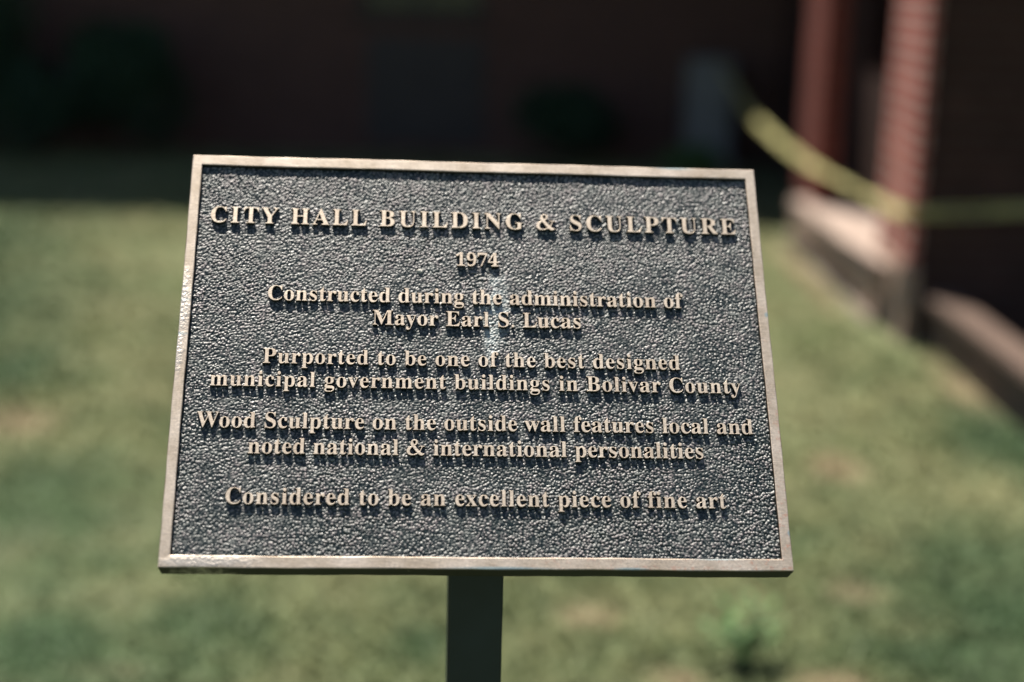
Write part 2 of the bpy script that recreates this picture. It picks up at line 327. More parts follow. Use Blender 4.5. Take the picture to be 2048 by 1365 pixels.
    'W': [910,[[264,-16,254,-16,185,184,117,385,48,585,40,608,32,625,23,636,14,647,-2,652,-23,653,-23,661,-23,670,-23,678,74,678,172,678,269,678,269,670,269,661,269,653,248,652,232,649,223,643,214,637,209,626,209,611,209,597,213,578,220,555,257,446,295,337,332,228,371,327,409,426,448,525,441,548,433,571,426,594,419,617,409,632,398,640,387,647,368,651,341,653,341,661,341,670,341,678,445,678,550,678,654,678,654,670,654,661,654,653,608,653,585,640,585,613,585,605,588,592,594,575,631,466,669,356,706,247,739,348,772,449,805,550,813,574,817,592,817,605,817,622,812,634,801,641,790,648,773,652,749,653,749,661,749,670,749,678,809,678,869,678,929,678,929,670,929,661,929,653,910,650,895,641,885,627,875,613,865,592,856,565,792,371,728,178,664,-16,655,-16,646,-16,637,-16,581,143,526,301,470,460,408,301,345,143,283,-16,273,-16]]],
    'Y': [634,[[263,0,151,0,151,9,151,17,151,26,186,27,209,34,221,47,233,60,239,84,239,120,239,169,239,217,239,266,182,369,126,473,69,576,51,609,35,631,21,639,14,643,8,646,1,648,-6,650,-13,651,-20,652,-20,661,-20,669,-20,678,89,678,199,678,308,678,308,669,308,661,308,652,302,652,297,652,291,652,273,652,259,649,248,644,237,638,232,630,232,620,232,611,236,598,244,583,286,501,328,418,370,336,412,406,454,475,496,545,511,570,519,591,519,607,519,637,494,652,444,652,442,652,441,652,439,652,439,661,439,669,439,678,511,678,582,678,654,678,654,669,654,661,654,652,637,650,622,643,609,632,596,621,583,604,570,583,513,490,456,396,399,303,399,242,399,181,399,120,399,84,405,60,417,47,429,34,453,27,488,26,488,17,488,9,488,0,376,0]]],
    'a': [512,[[420,-15,379,-15,329,-15,302,7,298,52,253,9,201,-13,142,-13,107,-13,80,-3,60,17,40,37,30,63,30,94,30,138,51,174,95,203,138,231,205,258,296,283,296,308,296,334,296,359,296,387,290,408,278,421,266,434,247,440,220,440,177,440,155,429,155,408,155,404,160,395,169,382,178,369,183,356,183,344,183,326,176,312,164,301,151,289,134,284,115,284,94,284,78,290,67,303,55,315,49,331,49,352,49,375,57,396,73,415,90,433,112,447,141,458,170,469,203,474,241,474,312,474,363,461,392,435,421,409,436,368,436,313,436,240,436,166,436,93,436,76,437,64,439,59,441,54,446,51,453,51,460,51,468,55,477,62,481,55,486,48,490,41,457,4],[192,50,225,50,234,50,246,54,259,61,272,68,285,79,296,94,296,147,296,199,296,252,216,233,176,191,176,125,176,75]]],
    'b': [537,[[69,-17,64,-17,64,181,64,380,64,578,64,609,61,629,55,638,48,647,34,652,12,654,12,662,12,670,12,678,77,678,141,678,206,678,206,590,206,503,206,415,239,454,280,474,329,474,364,474,396,464,423,445,449,426,471,399,486,365,501,331,509,292,509,247,509,196,500,151,481,112,462,73,435,42,402,19,368,-4,329,-15,286,-15,241,-15,198,4,156,42,130,22,105,3,79,-17,74,-17],[228,21,272,21,307,21,332,38,345,73,358,109,365,164,365,238,365,299,358,345,344,374,330,403,307,417,274,417,259,417,244,412,231,402,218,391,209,377,206,360,206,274,206,188,206,102,206,48]]],
    'c': [437,[[310,-15,232,-15,194,-15,160,-5,129,16,98,37,74,65,56,101,38,137,29,178,29,223,29,272,39,315,60,353,80,390,107,420,143,442,178,464,217,475,260,475,308,475,346,465,373,444,400,423,413,397,413,365,413,346,407,332,397,321,386,310,371,304,352,304,312,304,292,327,292,373,292,378,292,384,293,389,294,394,294,399,294,404,294,429,280,442,252,442,195,442,167,388,167,279,167,206,179,151,204,114,229,76,262,57,304,57,339,57,373,74,404,107,411,101,417,96,424,90,374,20]]],
    'd': [551,[[263,-15,208,-15,173,-15,142,-5,116,16,89,36,67,64,52,99,37,134,29,174,29,219,29,270,37,315,54,354,70,392,92,422,121,443,150,464,182,474,217,474,264,474,302,455,332,417,332,477,332,537,332,597,332,618,327,632,316,641,305,649,287,653,262,654,262,662,262,670,262,678,333,678,404,678,475,678,475,489,475,301,475,112,475,87,478,70,484,61,489,51,503,44,526,41,526,33,526,24,526,16,473,16,408,6,332,-15,332,9,332,34,332,58,304,9],[226,42,255,42,270,42,286,49,301,62,316,75,326,92,332,113,332,195,332,278,332,360,329,377,321,391,307,402,293,413,277,418,259,418,228,418,206,403,194,372,181,341,175,293,175,228,175,165,181,118,193,87,205,57]]],
    'e': [448,[[310,-15,229,-15,190,-15,156,-5,126,16,96,36,72,65,55,102,38,139,29,183,29,234,29,281,38,322,56,358,74,394,99,422,130,443,161,464,195,474,234,474,291,474,337,455,371,417,404,379,421,326,421,258,421,254,421,251,421,247,339,247,256,247,174,247,175,124,216,63,297,63,336,63,371,85,402,128,409,121,417,115,424,108,375,26],[173,292,173,286,215,286,258,286,300,286,300,297,300,309,300,320,300,362,296,393,288,413,279,432,263,442,240,442,195,442,173,396,173,303,173,297]]],
    'f': [318,[[114,0,22,0,22,8,22,16,22,24,39,25,52,28,59,33,66,37,71,43,74,52,77,59,78,78,78,109,78,210,78,311,78,412,60,412,42,412,24,412,24,429,24,445,24,462,42,462,60,462,78,462,78,483,78,505,78,526,78,579,94,620,126,649,158,678,202,692,259,692,301,692,334,683,357,664,380,645,392,622,392,595,392,574,386,557,375,546,364,535,350,529,334,529,316,529,302,534,291,544,280,553,275,566,275,582,275,595,279,610,287,626,288,628,290,631,292,635,293,639,294,642,294,644,294,655,285,660,268,660,247,660,234,653,229,640,223,627,220,607,220,581,220,541,220,502,220,462,248,462,275,462,303,462,303,445,303,429,303,412,275,412,248,412,220,412,220,307,220,202,220,97,220,67,225,47,235,38,245,29,266,24,297,24,297,16,297,8,297,0,205,0]]],
    'g': [487,[[300,-209,217,-209,152,-209,104,-200,71,-181,38,-162,21,-138,21,-111,21,-78,48,-54,102,-38,57,-17,35,11,35,45,35,70,44,91,63,110,82,129,111,147,152,164,73,193,33,244,33,316,33,347,42,375,59,399,76,422,100,441,131,454,161,467,195,474,234,474,273,474,311,467,347,453,389,453,430,453,472,453,472,435,472,417,472,399,448,399,423,399,399,399,422,370,434,338,434,303,434,274,426,248,411,225,396,202,375,185,348,172,321,159,291,153,256,153,249,153,241,153,234,154,226,155,218,155,211,155,194,155,179,150,168,141,156,131,150,119,150,106,150,84,170,73,210,73,227,73,244,73,261,73,314,73,355,69,386,60,416,51,438,38,451,19,464,0,470,-24,470,-55,470,-103,449,-141,406,-168,363,-195],[211,185,234,185,258,185,275,196,284,217,293,238,297,271,297,314,297,358,293,390,284,411,275,432,258,442,234,442,211,442,194,432,185,411,175,390,170,358,170,314,170,271,175,238,185,217,194,196],[194,-173,239,-173,341,-173,392,-148,392,-98,392,-81,385,-69,371,-62,357,-54,335,-51,305,-51,251,-51,198,-51,144,-51,121,-66,109,-85,109,-108,109,-125,120,-141,141,-154,162,-167]]],
    'h': [567,[[107,0,27,0,27,8,27,16,27,24,46,25,60,29,67,38,74,47,78,62,78,83,78,253,78,424,78,594,78,615,75,630,68,639,61,648,48,654,28,655,28,663,28,670,28,678,92,678,156,678,220,678,220,584,220,491,220,397,257,448,305,474,362,474,449,474,492,421,492,315,492,238,492,160,492,83,492,62,495,48,502,39,509,30,522,25,541,24,541,16,541,8,541,0,461,0,381,0,301,0,301,8,301,16,301,24,303,24,306,24,308,24,336,24,350,44,350,83,350,163,350,243,350,323,350,350,347,371,341,384,335,397,322,404,302,404,271,404,243,386,220,350,220,261,220,172,220,83,220,62,223,47,230,39,236,30,249,25,268,24,268,16,268,8,268,0,188,0]]],
    'i': [295,[[171,539,150,539,129,539,111,546,97,561,82,575,75,593,75,614,75,635,82,653,97,668,111,683,129,690,150,690,171,690,189,683,204,668,218,653,225,635,225,614,225,593,218,575,203,561,188,546],[107,0,27,0,27,8,27,16,27,24,47,25,61,30,68,38,75,46,78,61,78,83,78,180,78,278,78,375,78,400,75,416,70,424,64,432,51,436,30,437,30,445,31,454,31,462,94,462,158,462,221,462,221,336,221,209,221,83,221,62,224,48,230,39,236,30,249,25,268,24,268,16,268,8,268,0,188,0]]],
    'l': [297,[[107,0,27,0,27,8,27,16,27,24,47,25,61,30,68,38,75,46,78,61,78,83,78,253,78,422,78,592,78,614,75,630,70,639,65,648,51,653,30,654,30,662,30,670,30,678,94,678,157,678,221,678,221,480,221,281,221,83,221,62,224,48,230,39,236,30,249,25,268,24,268,16,268,8,268,0,188,0]]],
    'm': [825,[[106,0,27,0,27,8,27,16,27,24,46,25,60,29,67,38,74,47,78,62,78,83,78,181,78,279,78,377,78,398,75,413,68,423,61,432,48,437,28,438,28,446,28,454,28,462,91,462,155,462,218,462,218,439,218,417,218,394,256,447,301,474,353,474,421,474,462,446,477,389,516,446,564,474,622,474,707,474,750,421,750,315,750,238,750,160,750,83,750,62,753,48,760,39,766,30,779,25,798,24,798,16,798,8,798,0,719,0,641,0,562,0,562,8,562,16,562,24,581,25,593,30,600,39,607,48,610,63,610,83,610,163,610,243,610,323,610,350,607,371,601,384,595,397,582,404,562,404,533,404,506,387,483,353,483,263,483,173,483,83,483,63,486,48,493,39,499,30,511,25,530,24,530,16,530,8,530,0,452,0,375,0,297,0,297,8,297,16,297,24,316,25,328,30,335,39,342,48,345,63,345,83,345,163,345,243,345,323,345,350,342,370,336,384,330,397,317,404,297,404,266,404,239,386,218,350,218,261,218,172,218,83,218,63,221,48,227,40,233,31,245,25,264,24,264,16,264,8,264,0,185,0]]],
    'n': [567,[[107,0,27,0,27,8,27,16,27,24,46,25,60,29,67,38,74,47,78,62,78,83,78,181,78,279,78,377,78,398,75,413,68,423,61,432,48,437,28,438,28,446,28,454,28,462,92,462,156,462,220,462,220,441,220,419,220,398,257,449,304,474,362,474,449,474,492,421,492,315,492,238,492,160,492,83,492,62,495,48,502,39,509,30,522,25,541,24,541,16,541,8,541,0,461,0,381,0,301,0,301,8,301,16,301,24,303,24,306,24,308,24,336,24,350,44,350,83,350,163,350,243,350,323,350,350,347,371,341,384,335,397,322,404,302,404,271,404,243,386,220,350,220,261,220,172,220,83,220,62,223,47,230,39,236,30,249,25,268,24,268,16,268,8,268,0,188,0]]],
    'o': [501,[[294,-15,251,-15,207,-15,168,-4,135,17,101,38,75,67,56,105,37,142,28,183,28,229,28,276,37,319,56,356,75,393,101,422,135,443,168,464,207,474,250,474,293,474,332,464,365,443,398,422,425,394,444,357,463,320,472,278,472,229,472,181,463,139,444,102,425,65,398,37,366,16,333,-5],[223,17,251,17,279,17,299,31,311,58,317,71,321,92,324,121,326,150,327,186,327,229,327,317,321,375,309,403,297,431,278,445,251,445,222,445,202,431,191,403,180,374,174,317,174,230,174,187,175,151,178,122,181,93,185,71,191,58,203,31]]],
    'p': [553,[[115,-207,26,-207,26,-199,26,-192,26,-184,41,-183,53,-180,60,-175,67,-169,73,-161,75,-150,77,-140,78,-122,78,-95,78,57,78,210,78,362,78,393,75,413,69,422,63,431,50,436,29,439,29,447,29,454,29,462,90,462,152,462,213,462,213,438,213,415,213,391,243,447,286,475,343,475,378,475,409,465,436,444,463,423,484,395,499,360,514,324,521,283,521,238,521,189,513,146,498,108,483,69,461,39,434,18,406,-4,374,-15,338,-15,289,-15,250,6,220,48,220,3,220,-41,220,-86,220,-113,222,-133,226,-147,230,-161,238,-170,249,-175,259,-180,275,-182,294,-183,294,-191,294,-199,294,-207,205,-207],[259,42,291,42,322,42,343,57,356,88,369,120,376,167,376,230,376,291,370,337,359,369,348,399,327,414,296,414,265,414,240,393,220,350,220,267,220,185,220,102,235,62]]],
    'r': [428,[[116,0,27,0,27,8,27,16,27,24,47,25,61,30,68,38,75,46,78,61,78,83,78,180,78,278,78,375,78,400,75,417,69,425,63,432,50,436,30,437,30,445,31,454,31,462,93,462,155,462,217,462,217,433,217,404,217,375,234,407,255,431,279,449,302,466,325,474,347,474,375,474,396,467,410,453,424,438,431,419,431,396,431,377,425,361,414,349,403,337,388,331,369,331,352,331,339,335,331,344,322,352,315,362,308,372,301,382,292,387,281,387,267,387,254,378,241,360,228,341,222,317,222,286,222,218,222,151,222,83,222,60,227,45,237,38,246,30,265,25,294,24,294,16,294,8,294,0,205,0]]],
    's': [429,[[272,-15,225,-15,198,-15,166,-7,129,9,123,12,116,13,109,13,93,13,82,4,76,-13,68,-13,61,-13,53,-13,53,44,53,100,53,157,62,157,70,157,79,157,88,115,105,82,129,58,153,34,180,22,209,22,234,22,253,28,266,40,279,51,286,67,286,87,286,115,268,138,232,156,208,168,183,181,159,193,124,210,98,230,81,252,64,274,55,299,55,328,55,370,69,405,97,433,124,461,162,475,210,475,221,475,233,474,247,471,261,468,277,463,296,458,299,457,303,457,307,456,311,455,314,454,317,454,328,454,337,461,343,475,350,475,356,475,363,475,363,427,363,378,363,330,355,330,348,330,340,330,329,366,314,394,293,413,272,432,248,441,222,441,201,441,184,436,173,426,162,415,156,402,156,386,156,370,161,357,172,346,182,335,197,325,218,315,240,304,263,293,285,282,319,265,344,247,360,226,375,205,383,176,383,141,383,93,369,55,340,27,310,-1]]],
    't': [340,[[251,-14,184,-14,144,-14,115,-4,98,16,81,35,72,65,72,106,72,209,72,312,72,415,58,415,44,415,30,415,30,425,30,436,30,446,70,484,104,519,131,550,158,581,179,608,192,631,200,631,207,631,215,631,215,575,215,518,215,462,246,462,278,462,309,462,309,446,309,431,309,415,278,415,246,415,215,415,215,317,215,220,215,122,215,101,218,86,223,76,228,65,237,60,250,60,273,60,292,77,307,111,315,107,323,102,331,98,300,23]]],
    'u': [558,[[224,-15,195,-15,149,-15,116,-1,97,26,78,52,68,92,68,144,68,219,68,294,68,369,68,392,65,410,59,421,52,431,38,437,17,438,17,446,17,454,17,462,82,462,146,462,211,462,211,345,211,227,211,110,211,93,216,79,225,69,234,58,246,53,263,53,294,53,319,68,340,98,340,188,340,279,340,369,340,394,336,412,329,422,322,432,306,437,282,438,282,446,282,454,282,462,349,462,415,462,482,462,482,343,482,223,482,104,482,81,486,66,493,58,500,50,515,45,536,44,536,36,536,27,536,19,481,19,416,8,340,-15,340,10,340,35,340,60,323,37,302,18,277,5,252,-8]]],
    'v': [456,[[221,-15,212,-15,160,113,109,241,57,369,48,390,40,407,33,419,26,430,13,436,-4,437,-4,445,-4,454,-4,462,79,462,161,462,244,462,244,454,244,446,244,438,240,438,236,438,232,438,205,438,192,429,192,411,192,407,193,403,194,399,221,327,248,254,275,182,300,247,326,311,351,376,356,390,359,400,359,405,359,427,340,438,303,438,303,446,303,454,303,462,353,462,404,462,454,462,454,454,454,447,454,439,435,435,422,427,414,415,405,403,396,385,387,362,337,236,288,111,238,-15,229,-15]]],
    'w': [647,[[191,-15,182,-15,130,121,77,258,25,394,20,407,15,417,9,424,3,431,-5,435,-16,437,-16,445,-16,454,-16,462,58,462,132,462,206,462,206,454,206,445,206,437,193,436,183,434,178,431,173,427,170,420,170,411,170,406,171,401,172,396,173,390,175,383,178,376,201,314,225,251,248,189,270,243,292,296,314,350,309,365,304,381,299,396,294,413,288,424,282,430,277,435,266,438,250,439,250,447,250,454,250,462,327,462,404,462,481,462,481,454,481,445,481,437,454,436,440,427,440,411,440,408,440,405,441,401,442,396,442,393,443,390,462,330,481,270,500,210,523,267,546,324,569,381,574,392,576,402,576,410,576,419,573,426,566,430,558,434,547,437,530,439,530,447,530,454,530,462,574,462,619,462,663,462,663,454,663,447,663,439,649,438,639,433,633,424,626,414,620,401,613,384,560,251,506,118,453,-15,445,-15,438,-15,430,-15,397,88,365,190,332,293,291,190,249,88,208,-15,199,-15]]],
    'x': [475,[[63,0,7,0,7,7,7,15,7,22,37,30,65,51,92,84,122,124,153,163,183,203,143,266,104,329,64,392,46,420,27,435,6,437,6,445,6,454,6,462,88,462,169,462,251,462,251,454,251,446,251,438,223,438,209,431,209,417,209,412,213,402,222,387,239,360,256,333,273,306,293,331,313,357,333,382,344,395,349,406,349,415,349,424,345,429,338,432,331,435,318,437,299,438,299,446,299,454,299,462,354,462,408,462,463,462,463,455,463,448,463,441,435,435,407,414,378,378,350,343,323,309,295,274,341,201,388,127,434,54,440,45,446,37,451,32,456,27,464,24,475,23,475,15,475,8,475,0,394,0,312,0,231,0,231,8,231,16,231,24,246,24,257,25,265,29,272,32,276,38,276,45,276,56,270,70,258,88,240,115,223,143,205,170,185,144,165,117,145,91,132,74,126,61,126,51,126,32,141,22,170,22,172,22,173,22,175,22,175,15,175,7,175,0,119,0]]],
    'y': [447,[[103,-209,78,-209,53,-209,32,-201,15,-186,-2,-171,-10,-150,-10,-125,-10,-108,-4,-92,7,-79,18,-66,34,-59,53,-59,70,-59,84,-64,95,-73,106,-83,111,-96,111,-113,111,-116,111,-118,111,-121,110,-124,110,-127,110,-130,110,-141,116,-147,128,-147,139,-147,153,-135,170,-110,179,-97,186,-83,193,-66,199,-49,204,-30,209,-7,157,120,106,246,54,373,48,388,42,401,37,410,31,419,26,425,23,428,17,434,8,437,-5,437,-6,437,-6,437,-7,437,-7,445,-7,454,-7,462,76,462,158,462,241,462,241,454,241,445,241,437,222,436,209,434,202,431,195,428,191,420,191,409,191,406,192,402,193,397,194,392,196,387,198,382,224,314,250,245,276,177,298,238,321,298,343,359,347,370,350,379,352,387,353,395,354,402,354,408,354,419,350,427,342,431,333,435,320,437,302,437,302,445,302,454,302,462,350,462,398,462,446,462,446,454,446,445,446,437,432,437,421,431,413,418,404,405,395,386,386,361,338,229,289,96,241,-36,224,-82,208,-118,193,-143,177,-168,160,-185,142,-195,124,-204]]],
}

# ------------------------------------------------------------------ lawn
def lawn_mat(name, blades):
    t = NT(name)
    big = t.noise(0.95, 5, 0.6)
    mid = t.noise(3.2, 5, 0.62)
    fine = t.noise(60, 4, 0.7)
    sm = t.noise(11, 4, 0.6)
    green = t.ramp(mid, [(0.32, (0.075, 0.105, 0.048)), (0.52, (0.112, 0.140, 0.064)), (0.7, (0.155, 0.166, 0.082))])
    dry = t.ramp(sm, [(0.3, (0.175, 0.178, 0.096)), (0.7, (0.222, 0.215, 0.126))])
    f = t.ramp(t.math('ADD', t.math('MULTIPLY', big, 0.55), t.math('MULTIPLY', mid, 0.45)), [(0.36, 0.0), (0.60, 0.85)])
    col = t.mix(f, green, dry)
    # darker green turf near the plaque, fading out with distance
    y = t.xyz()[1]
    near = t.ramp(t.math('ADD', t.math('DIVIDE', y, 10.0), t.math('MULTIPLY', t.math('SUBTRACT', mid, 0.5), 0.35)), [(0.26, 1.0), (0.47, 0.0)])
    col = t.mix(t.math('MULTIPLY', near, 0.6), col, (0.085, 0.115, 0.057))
    # bare earth patches
    dirt = t.ramp(fine, [(0.3, (0.24, 0.145, 0.105)), (0.7, (0.33, 0.215, 0.155))])
    spots = None
    for (x0, y0, rx, ry) in LAWN_BARE:
        b = t.blob(x0, y0, rx, ry, rag=0.8, ragscale=6.0)
        spots = b if spots is None else t.math('MAXIMUM', spots, b)
    col = t.mix(t.math('MULTIPLY', spots, 0.28 if blades else 0.5), col, dirt)
    for (x0, y0, rx, ry) in LAWN_SHADE:  # tree shade and corner falloff painted into the turf colour
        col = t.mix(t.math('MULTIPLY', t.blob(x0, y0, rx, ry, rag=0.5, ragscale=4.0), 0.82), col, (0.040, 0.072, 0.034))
    if blades:
        at = t.n('ShaderNodeAttribute', attribute_name='tint')
        col = t.mix(1.0, col, t.ramp(at.outputs['Fac'], [(0.0, (1.0, 1.05, 0.9)), (0.6, (1.25, 1.25, 1.1)), (1.0, (1.6, 1.5, 1.25))]), 'MULTIPLY')
        return t.set(color=col, rough=0.65, spec=0.25)
    t.bump(t.math('ADD', fine, t.noise(18, 4)), 0.8, 0.02)
    return t.set(color=col, rough=0.95, spec=0.1)


LAWN_BARE = [(-0.92, 3.16, 0.13, 0.09), (0.76, 3.18, 0.14, 0.10), (1.22, 3.32, 0.16, 0.12), (-1.78, 5.1, 0.25, 0.25), (0.2, 3.55, 0.12, 0.1),
             (0.95, 3.75, 0.12, 0.12), (0.4, 3.2, 0.1, 0.12), (1.1, 4.8, 0.15, 0.2), (-1.4, 3.95, 0.15, 0.18), (1.86, 5.75, 0.12, 0.9), (1.62, 8.2, 0.1, 1.4)]
LAWN_SHADE = [(-3.4, 8.6, 1.0, 2.0), (-2.7, 6.6, 0.9, 2.2), (1.25, 3.2, 0.45, 0.35), (-1.5, 4.1, 0.7, 0.9), (1.35, 3.75, 0.55, 0.7), (-1.05, 3.2, 0.55, 0.4), (1.9, 5.0, 0.4, 0.9), (-2.5, 5.5, 0.8, 1.2), (-0.75, 3.45, 0.22, 0.22), (1.3, 3.6, 0.25, 0.22), (1.85, 5.2, 0.35, 0.5), (-2.0, 5.8, 0.3, 0.5), (1.0, 3.35, 0.25, 0.15), (-1.1, 3.3, 0.18, 0.2), (-0.2, 3.35, 0.15, 0.15)]  # dark green patches that stand in for shade on the lawn
# one sheet, finer near the plaque, gently uneven, reaching the horizon
n = 90
gx_ = np.sign(np.linspace(-1, 1, n)) * np.abs(np.linspace(-1, 1, n)) ** 4 * 300
X, Y = np.meshgrid(gx_, gx_ + 6)
Z = -0.012 + 0.012 * np.sin(X * 1.7 + 1) * np.sin(Y * 1.3)
V = np.stack([X, Y, np.where(np.hypot(X, Y) < 30, Z, -0.012)], -1).reshape(-1, 3)
idx = np.arange(n * n).reshape(n, n)
F = np.stack([idx[:-1, :-1], idx[:-1, 1:], idx[1:, 1:], idx[1:, :-1]], -1).reshape(-1, 4)
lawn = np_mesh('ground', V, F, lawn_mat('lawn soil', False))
tag(lawn, kind='structure')

NB = 170000
yy = 2.3 * (13.4 / 2.3) ** rng.random(NB)
half = 0.46 * yy + 0.7
xx = (rng.random(NB) * 2 - 1) * half
keep = (xx < 1.66) | ((xx < 1.86) & (yy < 6.5))
keep &= (rng.random(NB) < 0.95)
for (x0, y0, rx, ry) in LAWN_BARE:
    d = np.hypot((xx - x0) / rx, (yy - y0) / ry)
    keep &= ~((d < 0.9) & (rng.random(NB) < 0.55))
xx, yy = xx[keep], yy[keep]
nb = len(xx)
hh = (0.014 + 0.018 * rng.random(nb)) * (0.8 + 0.06 * yy)
wd = (0.0022 + 0.002 * rng.random(nb)) * (0.6 + 0.22 * yy)
az = rng.random(nb) * 2 * np.pi
la = rng.random(nb) * 2 * np.pi
ln = hh * (0.5 + 1.6 * rng.random(nb))
base = np.stack([xx, yy, np.full(nb, -0.016)], -1)
side = np.stack([np.cos(az), np.sin(az), np.zeros(nb)], -1) * wd[:, None]
lean = np.stack([np.cos(la) * ln, np.sin(la) * ln, hh], -1)
mid = base + lean * np.array([0.4, 0.4, 0.62])
V = np.stack([base - side, base + side, mid + side * 0.8, mid - side * 0.8, base + lean + side * 0.15, base + lean - side * 0.15], 1).reshape(-1, 3)
o = np.arange(nb)[:, None] * 6
F = np.stack([np.concatenate([o, o + 1, o + 2, o + 3], 1), np.concatenate([o + 3, o + 2, o + 4, o + 5], 1)], 1).reshape(-1, 4)
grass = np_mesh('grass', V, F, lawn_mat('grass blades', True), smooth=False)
at = grass.data.attributes.new('tint', 'FLOAT', 'FACE')
at.data.foreach_set('value', np.repeat(rng.random(nb).astype(np.float32), 2))
tag(grass, 'short mown lawn grass around the plaque post, partly dry', 'grass', kind='stuff')

# ------------------------------------------------------------------ the city hall behind
bld = empty('brick_building', (-3, 13.6, 0))
tag(bld, 'dark brick city hall in shade behind the lawn, with projecting brick piers at right', 'building')


def part(mb, name, mat, parent=bld, smooth=False):
    ob = mb.build(name, mat, None, smooth)
    ob.parent = parent
    p = parent
    off = Vector((0, 0, 0))
    while p:
        off += p.location
        p = p.parent
    ob.data.transform(Matrix.Translation(-off))
    return ob


# the far wall, leaving the window opening at x -1.42..-0.33, z 1.26..2.4
mb = MB()
mb.box((-12, 13.6, -0.2), (-1.42, 13.9, 4.0))
mb.box((-0.33, 13.6, -0.2), (2.5, 13.9, 4.0))
mb.box((-1.42, 13.6, -0.2), (-0.33, 13.9, 1.25))
mb.box((-1.42, 13.6, 2.4), (-0.33, 13.9, 4.0))
part(mb, 'wall', M['brick_far'])
mb = MB()   # side wing walls: the return and the front that faces the lawn
mb.box((2.32, 7.5, -0.2), (2.62, 13.6, 2.88))
part(mb, 'wall', M['brick_dark'])
mb = MB()
mb.box((1.813, 6.72, -0.2), (8.0, 7.0, 2.88))
part(mb, 'wall', M['brick_dark'])
mb = MB().box((-13, 11.15, 4.0), (1.95, 17, 4.3), 0.01)  # unseen deep eave, added to shade the far wall and the grass below
part(mb, 'unseen_roof', M['unseen_roof'])
mb = MB().box((1.98, 2.6, 2.9), (9, 15.5, 3.2), 0.01)  # unseen wing roof, stretched forward to keep sky light off the fronts
part(mb, 'unseen_roof', M['unseen_roof'])
win = part(MB().box((-1.42, 13.66, 1.25), (-1.36, 13.74, 2.4)).box((-0.39, 13.66, 1.25), (-0.33, 13.74, 2.4)).box((-1.36, 13.66, 1.25), (-0.39, 13.74, 1.31))
           .box((-1.36, 13.66, 2.34), (-0.39, 13.74, 2.4)).box((-0.91, 13.665, 1.31), (-0.86, 13.735, 2.34)), 'window', M['dark_frame'])
part(MB().box((-1.36, 13.69, 1.31), (-0.91, 13.70, 2.34)).box((-0.86, 13.69, 1.31), (-0.39, 13.70, 2.34)), 'pane', M['glass'], win)
part(MB().box((-1.48, 13.53, 1.19), (-0.27, 13.66, 1.247), 0.006), 'sill', M['panel'], win)
part(MB().box((-1.36, 13.575, 0.1), (-0.3, 13.605, 1.05), 0.005), 'panel', M['panel'])
dr = part(MB().box((2.27, 8.0, 0.0), (2.315, 8.06, 2.3)).box((2.27, 9.0, 0.0), (2.315, 9.06, 2.3)).box((2.27, 8.06, 2.24), (2.315, 9.0, 2.3)).box((2.27, 8.06, 0.0), (2.315, 9.0, 0.2)), 'door', M['dark_frame'])
part(MB().box((2.285, 8.06, 0.2), (2.30, 9.0, 2.24)), 'pane', M['glass'], dr)
part(MB().tube([(2.25, 8.15, 0.95), (2.22, 8.15, 0.95), (2.22, 8.15, 1.25), (2.25, 8.15, 1.25)], 0.012), 'handle', M['cabinet'], dr)

# the two projecting piers: a sunlit narrow side, a shaded front
def turned(mb, x, y, deg=-4.0):
    m_ = Matrix.Translation((x, y, 0)) @ Matrix.Rotation(R(deg), 4, 'Z')
    mb.bm.transform(m_)
    return mb


p1 = part(turned(MB().box((0, 0, 0.33), (0.042, 0.84, 2.89), 0.006), 1.777, 6.67), 'brick_pier', M['brick_red'])
part(turned(MB().box((-0.01, -0.01, -0.2), (0.047, 0.85, 0.33), 0.006), 1.777, 6.67), 'pier_base', M['brick_tan'], p1)
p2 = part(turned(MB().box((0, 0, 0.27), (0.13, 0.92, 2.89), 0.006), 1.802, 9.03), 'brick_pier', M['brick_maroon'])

# low wall with a pale cap between the piers
lw = empty('low_wall', (1.9, 8.2, 0))
tag(lw, 'low tan brick wall with wide pale stone cap between the two brick piers', 'wall', 'low walls beside the lawn')
part(MB().box((1.727, 7.065, -0.2), (2.10, 9.30, 0.225)), 'wall', M['brick_tan'], lw)
part(MB().box((1.715, 7.05, 0.225), (2.14, 8.2, 0.275), 0.006).box((1.715, 8.204, 0.225), (2.14, 9.32, 0.275), 0.006), 'cap', M['cap'], lw)
part(MB().box((1.705, 7.055, -0.2), (1.726, 9.31, 0.02), 0.008), 'footing', M['concrete'], lw)

lw2 = empty('low_wall', (2.0, 5.6, 0))
tag(lw2, 'lower brown brick ledge in front of the shaded wing, right of the near pier', 'wall', 'low walls beside the lawn')
part(MB().box((1.89, 4.0, -0.2), (2.0, 6.655, 0.185)), 'wall', M['brick_ledge'], lw2)
part(MB().box((1.85, 3.97, 0.185), (2.0, 6.658, 0.225), 0.005), 'cap', M['brick_ledge'], lw2)

# grey cabinet by the far wall
cb = empty('utility_cabinet', (1.66, 13.3, 0))
tag(cb, 'pale grey metal utility cabinet against the shaded far wall, right of the round shrub', 'cabinet')
part(MB().box((1.47, 13.1, 0.06), (1.86, 13.5, 0.93), 0.012), 'body', M['cabinet'], cb)
part(MB().box((1.44, 13.06, -0.05), (1.89, 13.53, 0.06), 0.008), 'plinth', M['concrete'], cb)
d = part(MB().box((1.495, 13.085, 0.12), (1.835, 13.099, 0.88), 0.004), 'door', M['cabinet'], cb)
part(MB().box((1.79, 13.06, 0.46), (1.81, 13.084, 0.56), 0.004), 'handle', M['dark_frame'], d)

